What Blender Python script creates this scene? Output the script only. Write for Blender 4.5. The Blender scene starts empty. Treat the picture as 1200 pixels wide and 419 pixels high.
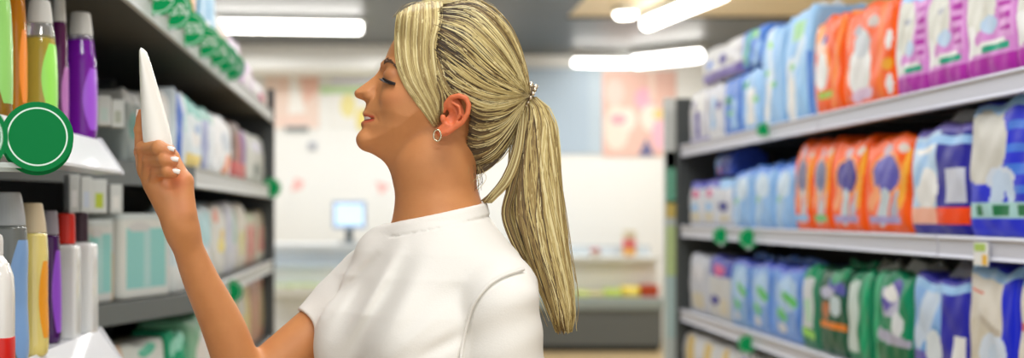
import bpy, bmesh, math, random
import numpy as np
from mathutils import Vector, Matrix

F, VX, VY, EYE = 1400.0, 448.0, 250.0, 1.36     # focal length in pixels, vanishing point, eye height
C = bpy.context.scene.collection
PI = math.pi
rnd = random.Random(7)

def W(px, py, Y):                                # a pixel at depth Y -> world point
    return Vector(((px - VX) * Y / F, Y, EYE - (py - VY) * Y / F))
def depth_at_height(py, z):
    return (z - EYE) * F / (VY - py)

# ------------------------------------------------------------------ materials
def lin(c):
    return tuple(((v / 255) / 12.92 if v / 255 <= 0.04045 else ((v / 255 + 0.055) / 1.055) ** 2.4) for v in c)
_mats = {}
def mat(rgb, rough=0.45, metal=0.0, bump=0.0, bscale=60.0, spec=0.5, trans=0.0, coat=0.0, emit=0.0, transl=0.0, var=0.0):
    key = (tuple(rgb), rough, metal, bump, bscale, spec, trans, coat, emit, transl, var)
    if key in _mats: return _mats[key]
    m = bpy.data.materials.new('surface_%d' % len(_mats)); m.use_nodes = True
    nt = m.node_tree; b = nt.nodes['Principled BSDF']; L = nt.links
    col = (*lin(rgb), 1)
    b.inputs['Base Color'].default_value = col
    b.inputs['Roughness'].default_value = rough
    b.inputs['Metallic'].default_value = metal
    b.inputs['Specular IOR Level'].default_value = spec
    b.inputs['Transmission Weight'].default_value = trans
    b.inputs['Coat Weight'].default_value = coat
    if emit:
        b.inputs['Emission Color'].default_value = col; b.inputs['Emission Strength'].default_value = emit
    tc = nt.nodes.new('ShaderNodeTexCoord')
    nz = nt.nodes.new('ShaderNodeTexNoise'); nz.inputs['Scale'].default_value = bscale; nz.inputs['Detail'].default_value = 4
    L.new(tc.outputs['Object'], nz.inputs['Vector'])
    if bump:
        bp = nt.nodes.new('ShaderNodeBump'); bp.inputs['Strength'].default_value = bump; bp.inputs['Distance'].default_value = 0.01
        L.new(nz.outputs['Fac'], bp.inputs['Height']); L.new(bp.outputs['Normal'], b.inputs['Normal'])
    if var:
        mx = nt.nodes.new('ShaderNodeMix'); mx.data_type = 'RGBA'
        mx.inputs[6].default_value = (*[v * (1 - var) for v in col[:3]], 1); mx.inputs[7].default_value = (*[min(1, v * (1 + var)) for v in col[:3]], 1)
        L.new(nz.outputs['Fac'], mx.inputs[0]); L.new(mx.outputs[2], b.inputs['Base Color'])
    if transl:
        out = nt.nodes['Material Output']; ms = nt.nodes.new('ShaderNodeMixShader'); tl = nt.nodes.new('ShaderNodeBsdfTranslucent')
        tl.inputs['Color'].default_value = col; ms.inputs[0].default_value = transl
        L.new(b.outputs[0], ms.inputs[1]); L.new(tl.outputs[0], ms.inputs[2]); L.new(ms.outputs[0], out.inputs['Surface'])
    _mats[key] = m
    return m

# ------------------------------------------------------------------ mesh builder
class MB:
    def __init__(s): s.v = []; s.f = []; s.m = []; s.mats = []
    def mi(s, m):
        if m not in s.mats: s.mats.append(m)
        return s.mats.index(m)
    def add(s, vs, fs, m):
        o = len(s.v); s.v += [tuple(p) for p in vs]; k = s.mi(m)
        s.f += [tuple(i + o for i in f) for f in fs]; s.m += [k] * len(fs)
    def box(s, x0, x1, y0, y1, z0, z1, m):
        s.add([(x, y, z) for x in (x0, x1) for y in (y0, y1) for z in (z0, z1)],
              [(0, 1, 3, 2), (4, 6, 7, 5), (0, 4, 5, 1), (2, 3, 7, 6), (0, 2, 6, 4), (1, 5, 7, 3)], m)
    def prism(s, poly, a0, a1, m, axis='z'):      # polygon extruded along an axis
        n = len(poly)
        f3 = {'z': lambda p, a: (p[0], p[1], a), 'y': lambda p, a: (p[0], a, p[1]), 'x': lambda p, a: (a, p[0], p[1])}[axis]
        s.add([f3(p, a0) for p in poly] + [f3(p, a1) for p in poly],
              [tuple(range(n))[::-1], tuple(range(n, 2 * n))] + [(i, (i + 1) % n, (i + 1) % n + n, i + n) for i in range(n)], m)
    def rings(s, rings, m, close=True, cap=True):  # loft of equal-length rings
        n = len(rings[0]); vs = [p for r in rings for p in r]; fs = []
        for j in range(len(rings) - 1):
            for i in range(n if close else n - 1):
                k = (i + 1) % n
                fs.append((j * n + i, j * n + k, (j + 1) * n + k, (j + 1) * n + i))
        if cap: fs += [tuple(range(n))[::-1], tuple(range((len(rings) - 1) * n, len(rings) * n))]
        s.add(vs, fs, m)
    def lathe(s, prof, m, n=28, c=(0, 0), sx=1.0, sy=1.0, p=2.0):   # prof: (r, z); superelliptic section p
        def pt(a):
            ca, sa = math.cos(a), math.sin(a)
            return (math.copysign(abs(ca) ** (2 / p), ca), math.copysign(abs(sa) ** (2 / p), sa))
        un = [pt(2 * PI * i / n) for i in range(n)]
        s.rings([[(c[0] + r * sx * u[0], c[1] + r * sy * u[1], z) for u in un] for r, z in prof], m)
    def tube(s, pts, rad, m, n=8, cap=True):
        pts = [Vector(p) for p in pts]; N = len(pts)
        if not hasattr(rad, '__len__'): rad = [rad] * N
        up = Vector((0.31, 0.55, 0.77)); rings = []
        for i, p in enumerate(pts):
            t = (pts[min(i + 1, N - 1)] - pts[max(i - 1, 0)])
            t = t.normalized() if t.length > 1e-9 else Vector((0, 0, 1))
            a = up - t * up.dot(t)
            if a.length < 1e-5: a = Vector((1, 0, 0)) - t * t.x
            a.normalize(); b = t.cross(a); up = a
            rings.append([p + (a * math.cos(2 * PI * k / n) + b * math.sin(2 * PI * k / n)) * rad[i] for k in range(n)])
        s.rings(rings, m, cap=cap)
    def disc(s, c, r, th, m, axis='y', n=40, ring=None):
        poly = [(c[0] + r * math.cos(2 * PI * i / n), c[1] + r * math.sin(2 * PI * i / n)) for i in range(n)]
        s.prism(poly, -th / 2, th / 2, m, axis)
    def build(s, name, parent=None, smooth=False, bevel=0.0, loc=None, rotz=None, seg=2):
        me = bpy.data.meshes.new(name); me.from_pydata(s.v, [], s.f)
        for m in s.mats: me.materials.append(m)
        me.polygons.foreach_set('material_index', s.m)
        me.validate(); me.update()
        bm = bmesh.new(); bm.from_mesh(me); bmesh.ops.recalc_face_normals(bm, faces=bm.faces); bm.to_mesh(me); bm.free()
        if smooth: me.polygons.foreach_set('use_smooth', [True] * len(me.polygons))
        o = bpy.data.objects.new(name, me); C.objects.link(o)
        if parent: o.parent = parent
        if loc is not None: o.location = loc
        if rotz is not None: o.rotation_euler.z = rotz
        if bevel:
            b = o.modifiers.new('bevel', 'BEVEL'); b.width = bevel; b.segments = seg; b.limit_method = 'ANGLE'; b.angle_limit = 0.7
        return o

def tag(o, label=None, cat=None, group=None, kind=None):
    if label: o['label'] = label
    if cat: o['category'] = cat
    if group: o['group'] = group
    if kind: o['kind'] = kind
    return o
def thing(name, label, cat, loc=(0, 0, 0), rotz=0.0, group=None):
    o = bpy.data.objects.new(name, None); C.objects.link(o); o.location = loc; o.rotation_euler.z = rotz; o.empty_display_size = 0.05
    return tag(o, label, cat, group)
# ---- lighting levels
LAMPS = [(.1, -.8, 40), (.25, 1.0, 28), (.35, 2.6, 26), (.35, 4.4, 26), (.35, 6.4, 22), (.3, 8.6, 20), (-1.9, 9.4, 24), (2.6, 9.2, 24), (3.0, 5.0, 24), (.6, 11.6, 34), (-1.6, 11.4, 40), (2.8, 11.6, 34)]
WORLD = 1.25
EXPO = 0.0
# =================================================================== THE SHOP
# ---- packs and bags: a soft or boxy body whose print belongs to its own mesh
PW = lambda c: mat(c, .36, spec=.35, bump=.05, bscale=70)
def inside(sh, u, v):
    t = sh[0]
    if t == 'r': return (u > sh[1]) & (u < sh[3]) & (v > sh[2]) & (v < sh[4])
    if t == 'e': return ((u - sh[1]) / sh[3]) ** 2 + ((v - sh[2]) / sh[4]) ** 2 < 1
    if t == 'd':                                  # slanted band: u0 v0 u1 v1 halfwidth
        ax, ay, bx, by, w = sh[1:6]; dx, dy = bx - ax, by - ay
        s = np.clip(((u - ax) * dx + (v - ay) * dy) / (dx * dx + dy * dy), 0, 1)
        return np.hypot(u - ax - s * dx, v - ay - s * dy) < w
    if t == 'b': return (v > sh[1]) & (v < sh[2])
def pack_mesh(w, h, d, base, art, seed=0, soft=1.0, top=0.6, side=None):
    """local frame: x along the width, front at -y, z up from 0"""
    rs = np.random.RandomState(seed); nu, ns, nv = 44, 10, 52
    m = nu * 2 + ns * 2
    e = 16.0 if soft else 16.0
    # perimeter parameter -> superelliptic outline
    per = []; uu = []
    for i in range(nu): per.append((-1 + 2 * i / nu, -1)); uu.append(i / nu)
    for i in range(ns): per.append((1, -1 + 2 * i / ns)); uu.append(1.001)
    for i in range(nu): per.append((1 - 2 * i / nu, 1)); uu.append(2.0)
    for i in range(ns): per.append((-1, 1 - 2 * i / ns)); uu.append(-.001)
    per = np.array(per); k = (np.abs(per[:, 0]) ** e + np.abs(per[:, 1]) ** e) ** (1 / e); per = per / k[:, None]
    V = []; ph = rs.rand(8) * 6.28
    for j in range(nv + 1):
        v = j / nv
        ed = min(v, 1 - v)
        if soft:
            sw = 1 - .018 * math.exp(-ed * 30) ; sd = (1 - (1 - top) * max(0, (v - .62) / .38) ** 2) * (1 - .10 * math.exp(-v * 14)) * (1 - .10 * math.exp(-(1 - v) * 40))
        else: sw = sd = 1 - .03 * math.exp(-ed * 60)
        x = per[:, 0] * w / 2 * sw; y = per[:, 1] * d / 2 * sd; z = np.full(m, v * h)
        if soft:
            bul = np.maximum(np.sin(PI * np.clip((per[:, 0] + 1) / 2, 0, 1)), 0) ** .4 * max(0, math.sin(PI * min(1, v * .94 + .06))) ** .4
            wr = np.sin(per[:, 0] * 5 + ph[0] + v * 4) * np.sin(v * 9 + ph[1]) + .6 * np.sin(per[:, 0] * 11 + ph[2]) * np.sin(v * 17 + ph[3])
            y = y + np.sign(per[:, 1]) * (np.abs(per[:, 1]) > .5) * (bul * .007 + wr * .0026 * soft)
            x = x + .003 * np.sin(v * 7 + ph[4]) * soft
            z = z + (v > .5) * (v - .5) * h * .05 * (np.sin(per[:, 0] * 3 + ph[5]) + .6 * np.sin(per[:, 0] * 7 + ph[6]))
        V.append(np.stack([x, y, z], 1))
    mb = MB(); bm_ = PW(base); sm = PW(side) if side else bm_
    fs = []; mi = []; cols = [base] + ([side] if side else []); pal = {tuple(base): 0}
    mb.mats = [bm_]
    def idx(c):
        c = tuple(c)
        if c not in pal: pal[c] = len(mb.mats); mb.mats.append(PW(c))
        return pal[c]
    U = np.array(uu)
    for j in range(nv):
        v = (j + .5) / nv
        uf = np.where((U >= 0) & (U <= 1), U + .5 / nu, U); col = [base] * m
        front = (U >= 0) & (U < 1); sidem = (U > 1) & (U < 1.5) | (U < 0)
        ci = np.zeros(m, int)
        if side: ci[sidem] = idx(side)
        for sh in art:
            c = sh[-1]; hit = inside(sh, uf, np.full(m, v)) & (front if sh[0] != 'b' else True)
            if hit.any(): ci[hit] = idx(c)
        for i in range(m):
            fs.append((j * m + i, j * m + (i + 1) % m, (j + 1) * m + (i + 1) % m, (j + 1) * m + i)); mi.append(ci[i])
    vs = np.concatenate(V)
    n0 = len(vs); vs = np.concatenate([vs, [[0, 0, 0]], [V[-1].mean(0)]])
    for i in range(m):
        fs.append(((i + 1) % m, i, n0)); mi.append(mi[i] if False else 0)
        fs.append((nv * m + i, nv * m + (i + 1) % m, n0 + 1)); mi.append(mi[(nv - 1) * m + i])
    mb.v = [tuple(p) for p in vs]; mb.f = fs; mb.m = [int(q) for q in mi]
    return mb
_seed = [0]
def pack(name, label, cat, group, pos, rotz, w, h, d, base, art=(), soft=1.0, top=.88, side=None, handle=None, tilt=0.0, seal=None):
    _seed[0] += 1
    root = thing(name, label, cat, pos, rotz, group)
    if tilt: root.rotation_euler.y = tilt
    pack_mesh(w, h, d, base, art, _seed[0], soft, top, side).build('wrapper' if soft else 'carton', root, smooth=True)
    if handle:                                    # gathered film top with a carry loop
        mb = MB(); hm = mat(handle, .3, transl=.3); rs = np.random.RandomState(_seed[0]); ph = rs.rand(4) * 6
        rings = []
        for j in range(7):
            t = j / 6
            rings.append([(math.cos(q) * w * (.40 - .16 * t + .05 * math.sin(3 * q + ph[0])), math.sin(q) * d * (.26 - .14 * t + .04 * math.sin(4 * q + ph[1])),
                           h * .985 + t * .035 + .010 * math.sin(2 * q + ph[2]) * t) for q in np.linspace(0, 2 * PI, 28, endpoint=False)])
        mb.rings(rings, hm); mb.build('gathered_top', root, smooth=True)
    if seal:
        mb = MB(); n = 24; rs = np.random.RandomState(_seed[0]); ph = rs.rand(3) * 6
        rings = [[(x, y + .004 * math.sin(x / w * 14 + ph[0]), z + .006 * math.sin(x / w * 6 + ph[1])) for (y, z) in ((-.002, h * .99), (.002, h * .99), (.0015, h + .024), (-.0015, h + .024))] for x in np.linspace(-w * .46, w * .46, n)]
        mb.rings(rings, PW(seal)); mb.build('top_seal', root, smooth=True)
    return root
# ---- palette
WHI, OFF, BEI = (238, 238, 236), (222, 222, 212), (214, 206, 184)
LBL, MBL, DBL, NAV = (154, 199, 242), (84, 136, 222), (22, 40, 214), (34, 30, 150)
ORA, ORL, VIO, MAG, MAL = (255, 96, 2), (255, 160, 70), (84, 70, 170), (180, 44, 168), (216, 140, 212)
GRN, DGR, LGR, TEA, LIM = (0, 150, 100), (16, 88, 62), (120, 200, 130), (140, 190, 184), (160, 224, 100)
LIL, GRY, RED, YEL, BRO = (176, 164, 214), (150, 158, 160), (206, 36, 30), (236, 206, 80), (110, 72, 40)
# ---- right gondola --------------------------------------------------------
XR = 1.42
RS_LEV = {'top': .268, 'mid': -.112, 'low': -.510, 'base': -.90}     # lip bottoms relative to the eye
LIPH = .056
STEEL = mat((176, 178, 182), .42, .35, bump=.03); DARK = mat((70, 74, 74), .55); RAIL = mat((208, 210, 222), .4)
BACKM = mat((52, 54, 54), .7, bump=.08, bscale=90)
gon = thing('shelving_unit', 'grey metal gondola shelving on the right stocked with blue, orange and magenta packs', 'shelves', (XR + .27, 3.7, 0))
def onto(mb, name, root, parent=None, **k):       # build in world coordinates, parented under a thing at root.location
    lx, ly, lz = root.location
    mb.v = [(x - lx, y - ly, z - lz) for x, y, z in mb.v]
    o = mb.build(name, parent or root, **k); return o
mb = MB(); mb.box(XR + .50, XR + .54, 1.9, 5.70, .02, EYE + .62, BACKM); onto(mb, 'back_panel', gon)
mb = MB(); mb.box(XR + .03, XR + .50, 1.9, 5.70, .0, .12, DARK); onto(mb, 'plinth', gon, bevel=.004)
for y in (1.92, 3.78, 5.64):
    mb = MB(); mb.box(XR + .42, XR + .50, y, y + .06, 0.12, EYE + .62, DARK); onto(mb, 'upright', gon, bevel=.003)
mb = MB(); mb.box(XR - .01, XR + .50, 5.705, 5.745, .0, EYE + .55, DARK); onto(mb, 'end_frame', gon, bevel=.004)
SEAMS = {'top': (1.9, 3.9, 5.7), 'mid': (1.9, 3.06, 5.7), 'low': (1.9, 3.9, 5.7), 'base': (1.9, 3.9, 5.7)}
for k, z in RS_LEV.items():
    ys = SEAMS[k]
    for ya, yb in zip(ys[:-1], ys[1:]):
        mb = MB(); zt = EYE + z + LIPH
        mb.box(XR + .012, XR + .50, ya + .003, yb - .003, zt - .028, zt, STEEL)
        for q in np.arange(ya + .3, yb - .1, .45): mb.box(XR + .05, XR + .49, q, q + .02, zt - .05, zt - .028, DARK)
        sh = onto(mb, 'shelf', gon, bevel=.002)
        mb = MB()                                 # price rail: slim channel with rolled edges
        prof = [(XR + .012, EYE + z), (XR - .002, EYE + z + .003), (XR + .004, EYE + z + .010), (XR + .003, EYE + z + LIPH - .012), (XR - .004, EYE + z + LIPH - .005), (XR, EYE + z + LIPH + .001), (XR + .012, EYE + z + LIPH + .001)]
        mb.prism(prof, ya + .004, yb - .004, RAIL, 'y')
        o = onto(mb, 'price_rail', gon, sh)
def yr(px, x=XR + .02): return x * F / (px - VX)
ROTR = -PI / 2
def rpack(name, label, cat, group, pa, pb, lev, h, base, art=(), d=.20, z0=None, back=0.0, **k):
    xf = XR + .016 + back
    ya, yb = yr(pa, xf), yr(pb, xf); w = (ya - yb) - .007
    z = EYE + RS_LEV[lev] + LIPH + .001 if z0 is None else z0
    return pack(name, label, cat, group, (xf + d / 2 + .009, (ya + yb) / 2, z), ROTR, w, h, d, base, art, **k)
G1 = 'packs on the upper right shelf'; G2 = 'packs on the middle right shelf'; G3 = 'packs on the lower right shelf'; G4 = 'packs on the bottom right shelf'
zt = EYE + RS_LEV['top'] + LIPH + .001
# upper shelf
lil = [('r', .1, .55, .9, .95, WHI), ('r', .4, .1, .62, .6, VIO), ('e', .3, .75, .1, .06, VIO), ('b', 0, .08, LIL)]
rpack('diaper_pack', 'small white pack with a violet strip at the far end of the upper right shelf', 'pack', G1, 806, 827, 'top', .235, (214, 214, 224), lil)
rpack('diaper_pack', 'white and violet pack second from the far end of the upper right shelf', 'pack', G1, 827, 846, 'top', .235, (220, 222, 230), [('r', .3, .2, .55, .75, LBL), ('e', .75, .6, .14, .08, VIO), ('b', 0, .1, WHI)])
blu = [('r', .35, .1, .7, .7, WHI), ('e', .25, .78, .13, .07, GRN), ('e', .75, .5, .12, .06, LGR)]
rpack('diaper_pack', 'blue pack with green dots under the violet-banded pack on the upper right shelf', 'pack', G1, 846, 867, 'top', .235, MBL, [('r', .5, .1, .8, .6, LBL), ('e', .35, .62, .2, .08, GRN), ('e', .4, .38, .12, .05, LGR)])
rpack('diaper_pack', 'light blue pack with a white centre below a blue and teal pack, upper right shelf', 'pack', G1, 867, 890, 'top', .235, LBL, blu)
rpack('diaper_pack', 'wide white pack with a violet band stacked at the far end, upper right shelf', 'pack', G1, 820, 866, 'top', .155, (224, 224, 228), [('b', 0, .26, (126, 110, 190)), ('e', .25, .5, .08, .13, MBL), ('e', .6, .52, .08, .15, VIO), ('r', .1, .72, .9, .95, WHI)], z0=zt + .248, top=.8)
rpack('diaper_pack', 'mid blue pack with teal corners stacked beside the tall light blue pack', 'pack', G1, 867, 891, 'top', .15, MBL, [('d', .2, .2, .5, .9, .13, (70, 180, 150)), ('d', .6, .05, .9, .5, .1, LBL), ('e', .75, .8, .12, .1, LIM)], z0=zt + .248)
rpack('diaper_pack', 'tall light blue pack with a white wave, first of two by the orange packs', 'pack', G1, 891, 916, 'top', .36, LBL, [('d', .2, .05, .5, .5, .11, WHI), ('d', .5, .5, .35, .95, .1, (216, 232, 244)), ('e', .6, .42, .1, .03, LGR), ('e', .3, .55, .1, .03, LGR), ('e', .4, .82, .12, .04, LIM)], handle=WHI)
rpack('diaper_pack', 'tall light blue pack with a pale green square, right beside the orange packs', 'pack', G1, 917, 950, 'top', .375, (150, 200, 244), [('r', .30, .74, .72, .90, (164, 216, 160)), ('d', .25, .02, .3, .45, .14, WHI), ('d', .3, .45, .7, .7, .07, (210, 228, 244)), ('r', .86, .02, 1.0, .6, MBL), ('e', .35, .5, .09, .03, LGR)], handle=WHI)
ora = [('d', .1, .95, .5, .5, .14, ORL), ('e', .32, .45, .24, .2, WHI), ('e', .3, .72, .2, .09, (244, 210, 190)), ('e', .42, .76, .1, .045, (50, 60, 170)), ('r', .2, .16, .7, .24, (170, 200, 80)), ('d', .7, .1, .95, .9, .07, (255, 136, 30))]
rpack('diaper_pack', 'orange pack with a navy dot beside the tall light blue pack, upper right shelf', 'pack', G1, 951, 985, 'top', .31, ORA, ora, seal=ORL)
rpack('diaper_pack', 'orange pack with a big white figure beside the magenta packs, upper right shelf', 'pack', G1, 986, 1045, 'top', .295, ORA, [('r', .0, .05, .06, .95, (255, 170, 40)), ('e', .36, .36, .24, .25, WHI), ('e', .4, .62, .16, .14, (208, 214, 220)), ('e', .3, .78, .09, .05, (180, 180, 190)), ('e', .62, .8, .1, .06, (210, 196, 190)), ('d', .25, .1, .55, .12, .06, (226, 196, 220)), ('r', .72, .02, .82, .98, (255, 120, 10)), ('e', .9, .35, .09, .06, (246, 170, 30)), ('e', .93, .15, .06, .1, WHI), ('e', .93, .58, .06, .1, WHI)], seal=ORL)
def magart(k): return [('b', 0, .17, MAG), ('b', .17, .21, MAL), ('r', .0, .21, .84, .30, WHI), ('r', .38, .215, .9, .265, (20, 164, 130)), ('e', .36, .64, .34, .30, OFF), ('e', .12, .34, .18, .14, WHI), ('d', .3, .34, .6, .42, .05, MAL),
                                 ('r', .74, .3, 1.0, .98, (222, 160, 218))] + [('r', .76, q, .95, q + .05, MAG) for q in (.36, .46, .57, .68, .80)] + [('e', .45, .72, .12, .03, (176, 180, 190)), ('e', .55, .45, .16, .08, (190, 214, 240)), ('b', .93, 1.0, LBL)]
for i, (a_, b_, lab) in enumerate(((1046, 1082, 'magenta and white pack right beside the orange pack, upper right shelf'), (1082, 1127, 'magenta and white pack second from the orange packs, upper right shelf'),
                                   (1127, 1185, 'magenta and white pack with a wide teal bar, third from the orange packs'), (1185, 1262, 'magenta pack cut by the right edge of the photo, upper right shelf'))):
    rpack('pad_pack', lab, 'pack', 'magenta packs on the upper right shelf', a_, b_, 'top', .275, MAL, magart(i), top=.88)
# middle shelf
zm = EYE + RS_LEV['mid'] + LIPH
for i, (a_, b_, lab) in enumerate(((806, 822, 'small white pack with a pink dot at the far end of the middle right shelf'), (822, 838, 'small white pack with a pink dot, second from the far end, middle right shelf'), (838, 856, 'small white pack with a navy dot beside the light blue bags, middle right shelf'))):
    rpack('tissue_pack', lab, 'pack', G2, a_, b_, 'mid', .20, (216, 220, 230), [('b', .85, 1, (90, 90, 190)), ('e', .5, .72, .22, .09, (216, 70, 140)), ('r', .15, .1, .85, .3, BEI), ('e', .5, .42, .26, .1, LBL)] if i < 2 else [('e', .5, .42, .3, .11, (44, 48, 140)), ('r', .2, .1, .85, .25, BEI), ('b', .8, 1, LBL)])
rpack('refill_bag', 'dark blue crumpled bag lying on top of the small white packs, middle right shelf', 'bag', G2, 836, 855, 'mid', .11, (58, 84, 186), [('d', .1, .2, .35, .9, .12, (100, 150, 220)), ('e', .6, .3, .2, .2, NAV), ('e', .3, .18, .1, .16, (190, 40, 110))], z0=zm + .222, top=.3, d=.16, back=.03)
for i, (a_, b_, lab, h_) in enumerate(((856, 880, 'light blue bag beside the small white packs, middle right shelf', .225), (880, 905, 'light blue bag with a green dot in the middle of three, middle right shelf', .235), (905, 929, 'light blue bag touching the faded orange box, middle right shelf', .23))):
    rpack('diaper_pack', lab, 'pack', G2, a_, b_, 'mid', h_, (140, 188, 240), [('e', .5, .68, .3, .2, (206, 226, 244)), ('e', .35, .45, .14, .07, LGR), ('d', .2, .05, .4, .4, .1, (180, 210, 240)), ('b', .9, 1, MBL)], seal=MBL)
def oraart(ov, ring): return [('e', .52, .60, .36, .235, ORL), ('e', .52, .60, .30, .20, ov), ('e', .52, .86, .12, .06, (206, 180, 190)), ('e', .86, .86, .1, .045, (220, 206, 196)), ('d', .45, .16, .55, .36, .10, (206, 218, 226)), ('d', .7, .2, .82, .38, .07, (190, 190, 210)),
                              ('r', .12, .09, .85, .18, ring), ('d', .2, .3, .35, .42, .08, (255, 166, 110)), ('d', .85, .3, .98, .8, .06, (255, 176, 50))]
for (a_, b_, ov, rg, h_, lab) in ((929, 949, (130, 128, 160), LBL, .30, 'orange pack with a faded grey oval beside the light blue bags, middle right shelf'), (949, 971, (126, 130, 164), LGR, .295, 'orange pack with a faded grey oval, second of the four orange packs'),
                                  (971, 1010, (66, 56, 150), LIL, .285, 'orange pack with a dark violet oval, third of the four orange packs'), (1010, 1062, (92, 88, 184), LIL, .275, 'orange pack with a large violet oval beside the blue packs, middle right shelf')):
    rpack('diaper_pack', lab, 'pack', 'orange packs on the middle right shelf', a_, b_, 'mid', h_, ORA, oraart(ov, rg), top=.8)
two = [('r', 0, .0, .52, 1, (190, 218, 244)), ('e', .3, .80, .2, .06, WHI), ('e', .34, .42, .2, .2, WHI), ('d', .15, .5, .3, .7, .06, (160, 200, 240)), ('r', .68, .28, 1.0, .60, (206, 210, 224)), ('b', 0, .10, NAV), ('b', .10, .25, (255, 76, 12)), ('e', .3, .27, .09, .1, WHI), ('r', .02, .1, .5, .25, (250, 186, 160)), ('b', .80, .89, LBL), ('b', .93, 1, (120, 110, 196))]
rpack('diaper_pack', 'blue pack split light and dark with an orange stripe beside the big royal blue pack', 'pack', G2, 1063, 1129, 'mid', .285, NAV, two, handle=WHI, top=.8)
big = [('r', 0, 0, 1, 1, DBL)] + [('r', .6, q, 1, q + .06, (60, 120, 226)) for q in (.3, .45, .6, .75)] + [('b', .9, .985, LBL), ('e', .24, .66, .36, .28, (210, 208, 200)), ('r', 0, .55, .50, .90, (210, 208, 200)), ('e', .52, .42, .20, .09, (216, 226, 242)), ('d', .46, .26, .5, .4, .09, (200, 220, 244)), ('d', .66, .3, .6, .4, .06, (200, 220, 244)), ('r', .0, .14, .96, .25, (170, 214, 214)), ('r', .16, .16, .26, .24, (6, 120, 70)), ('r', .42, .16, .64, .24, (6, 120, 70)), ('r', .76, .16, .94, .24, (6, 120, 70))]
rpack('diaper_pack', 'big royal blue pack with a cream panel and green-white bar, middle right shelf', 'pack', G2, 1130, 1214, 'mid', .325, DBL, big, top=.85)
# lower shelf
rpack('tissue_pack', 'pale grey pack at the far end of the lower right shelf', 'pack', G3, 806, 828, 'low', .265, (200, 204, 216), [('r', .2, .1, .8, .35, BEI), ('e', .5, .7, .3, .14, (216, 216, 224))])
rpack('tissue_pack', 'pale pack with a pink spot on a blue top, lower right shelf', 'pack', G3, 828, 854, 'low', .265, (206, 208, 210), [('b', .7, 1, (60, 70, 180)), ('e', .5, .8, .26, .09, (206, 60, 130)), ('e', .35, .3, .2, .08, NAV), ('r', .6, .1, .9, .35, BEI)])
for (a_, b_, c_, lab) in ((854, 877, (130, 176, 226), 'light blue bag beside the pink-spotted pack, lower right shelf'), (877, 902, (126, 170, 232), 'light blue bag with small green marks between two others, lower right shelf'), (902, 937, (120, 164, 232), 'light blue bag with bright green marks beside the dark green packs')):
    rpack('diaper_pack', lab, 'pack', G3, a_, b_, 'low', .265, c_, [('e', .55, .62, .38, .24, (176, 210, 244)), ('d', .45, .62, .8, .52, .06, (90, 196, 100)), ('d', .3, .38, .5, .30, .06, (90, 196, 100)), ('e', .4, .16, .16, .07, (216, 220, 230)), ('r', .86, .1, 1, .9, MBL), ('b', .93, 1, (80, 100, 210))], seal=MBL)
rpack('diaper_pack', 'white and green pack beside the light blue bags, lower right shelf', 'pack', G3, 937, 957, 'low', .275, (40, 130, 96), [('r', .1, .25, .75, .95, (214, 218, 222)), ('r', .3, .3, .6, .6, (180, 220, 190)), ('d', .1, .2, .8, .16, .05, LIM), ('b', .85, 1, GRN)])
rpack('diaper_pack', 'dark green pack with an orange bar and white figure, lower right shelf', 'pack', G3, 957, 990, 'low', .275, DGR, [('r', .0, .31, 1, .39, (236, 130, 20)), ('e', .3, .5, .14, .12, (190, 110, 60)), ('e', .65, .58, .2, .12, (206, 224, 230)), ('e', .35, .74, .24, .08, (190, 190, 214)), ('d', .4, .85, .9, .75, .06, (80, 80, 170)), ('d', .5, .9, .9, .95, .08, (30, 150, 100))], seal=GRN)
rpack('diaper_pack', 'green pack with a white left panel under clear film, lower right shelf', 'pack', G3, 990, 1019, 'low', .275, (0, 130, 88), [('r', .0, .12, .5, .9, (206, 222, 216)), ('d', .7, 0, .8, 1, .1, (20, 170, 116))], handle=WHI)
rpack('diaper_pack', 'bright green pack with a violet and white figure, lower right shelf', 'pack', G3, 1020, 1064, 'low', .285, (0, 140, 96), [('r', .3, .55, .75, .85, (190, 190, 214)), ('d', .4, .7, .7, .86, .1, VIO), ('e', .52, .78, .18, .08, WHI), ('e', .7, .5, .14, .13, (226, 232, 236)), ('d', .2, .38, 1, .30, .06, (180, 178, 200)), ('b', 0, .28, (0, 110, 70)), ('d', .06, 0, .12, 1, .06, (40, 190, 130))], handle=WHI)
rpack('diaper_pack', 'light and dark blue pack with a white figure between green and cream packs', 'pack', G3, 1065, 1129, 'low', .29, (40, 40, 170), [('r', 0, 0, .6, .9, (140, 184, 238)), ('d', .2, .45, .4, .8, .14, (200, 216, 236)), ('d', .3, .3, .5, .45, .1, (100, 160, 220)), ('r', .0, .16, .6, .3, (100, 90, 180)), ('e', .46, .35, .15, .17, (226, 236, 244)), ('r', .8, .0, 1, .5, WHI), ('b', .86, .94, LBL), ('r', 0, .1, .3, .17, (250, 120, 60))], handle=(226, 228, 240))
cre = [('r', 0, .3, .76, .93, (226, 220, 208)), ('e', .3, .42, .42, .2, (214, 206, 188)), ('e', .58, .38, .28, .14, (216, 228, 244)), ('d', .55, .18, .6, .35, .1, (206, 224, 244)), ('b', .9, .98, LBL), ('d', .3, .62, .7, .52, .03, (196, 186, 170)), ('r', .1, .78, .36, .81, (226, 130, 110)), ('r', .0, .0, .9, .16, (50, 110, 220))]
rpack('diaper_pack', 'cream and royal blue pack second from the right edge of the photo, lower right shelf', 'pack', G3, 1130, 1186, 'low', .33, DBL, cre, top=.85)
rpack('diaper_pack', 'cream pack cut by the right edge of the photo, lower right shelf', 'pack', G3, 1187, 1262, 'low', .315, DBL, cre[:5] + [('r', 0, .1, .6, .9, (232, 226, 212)), ('r', .02, .6, .2, .66, (226, 110, 90))], top=.85)
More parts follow.
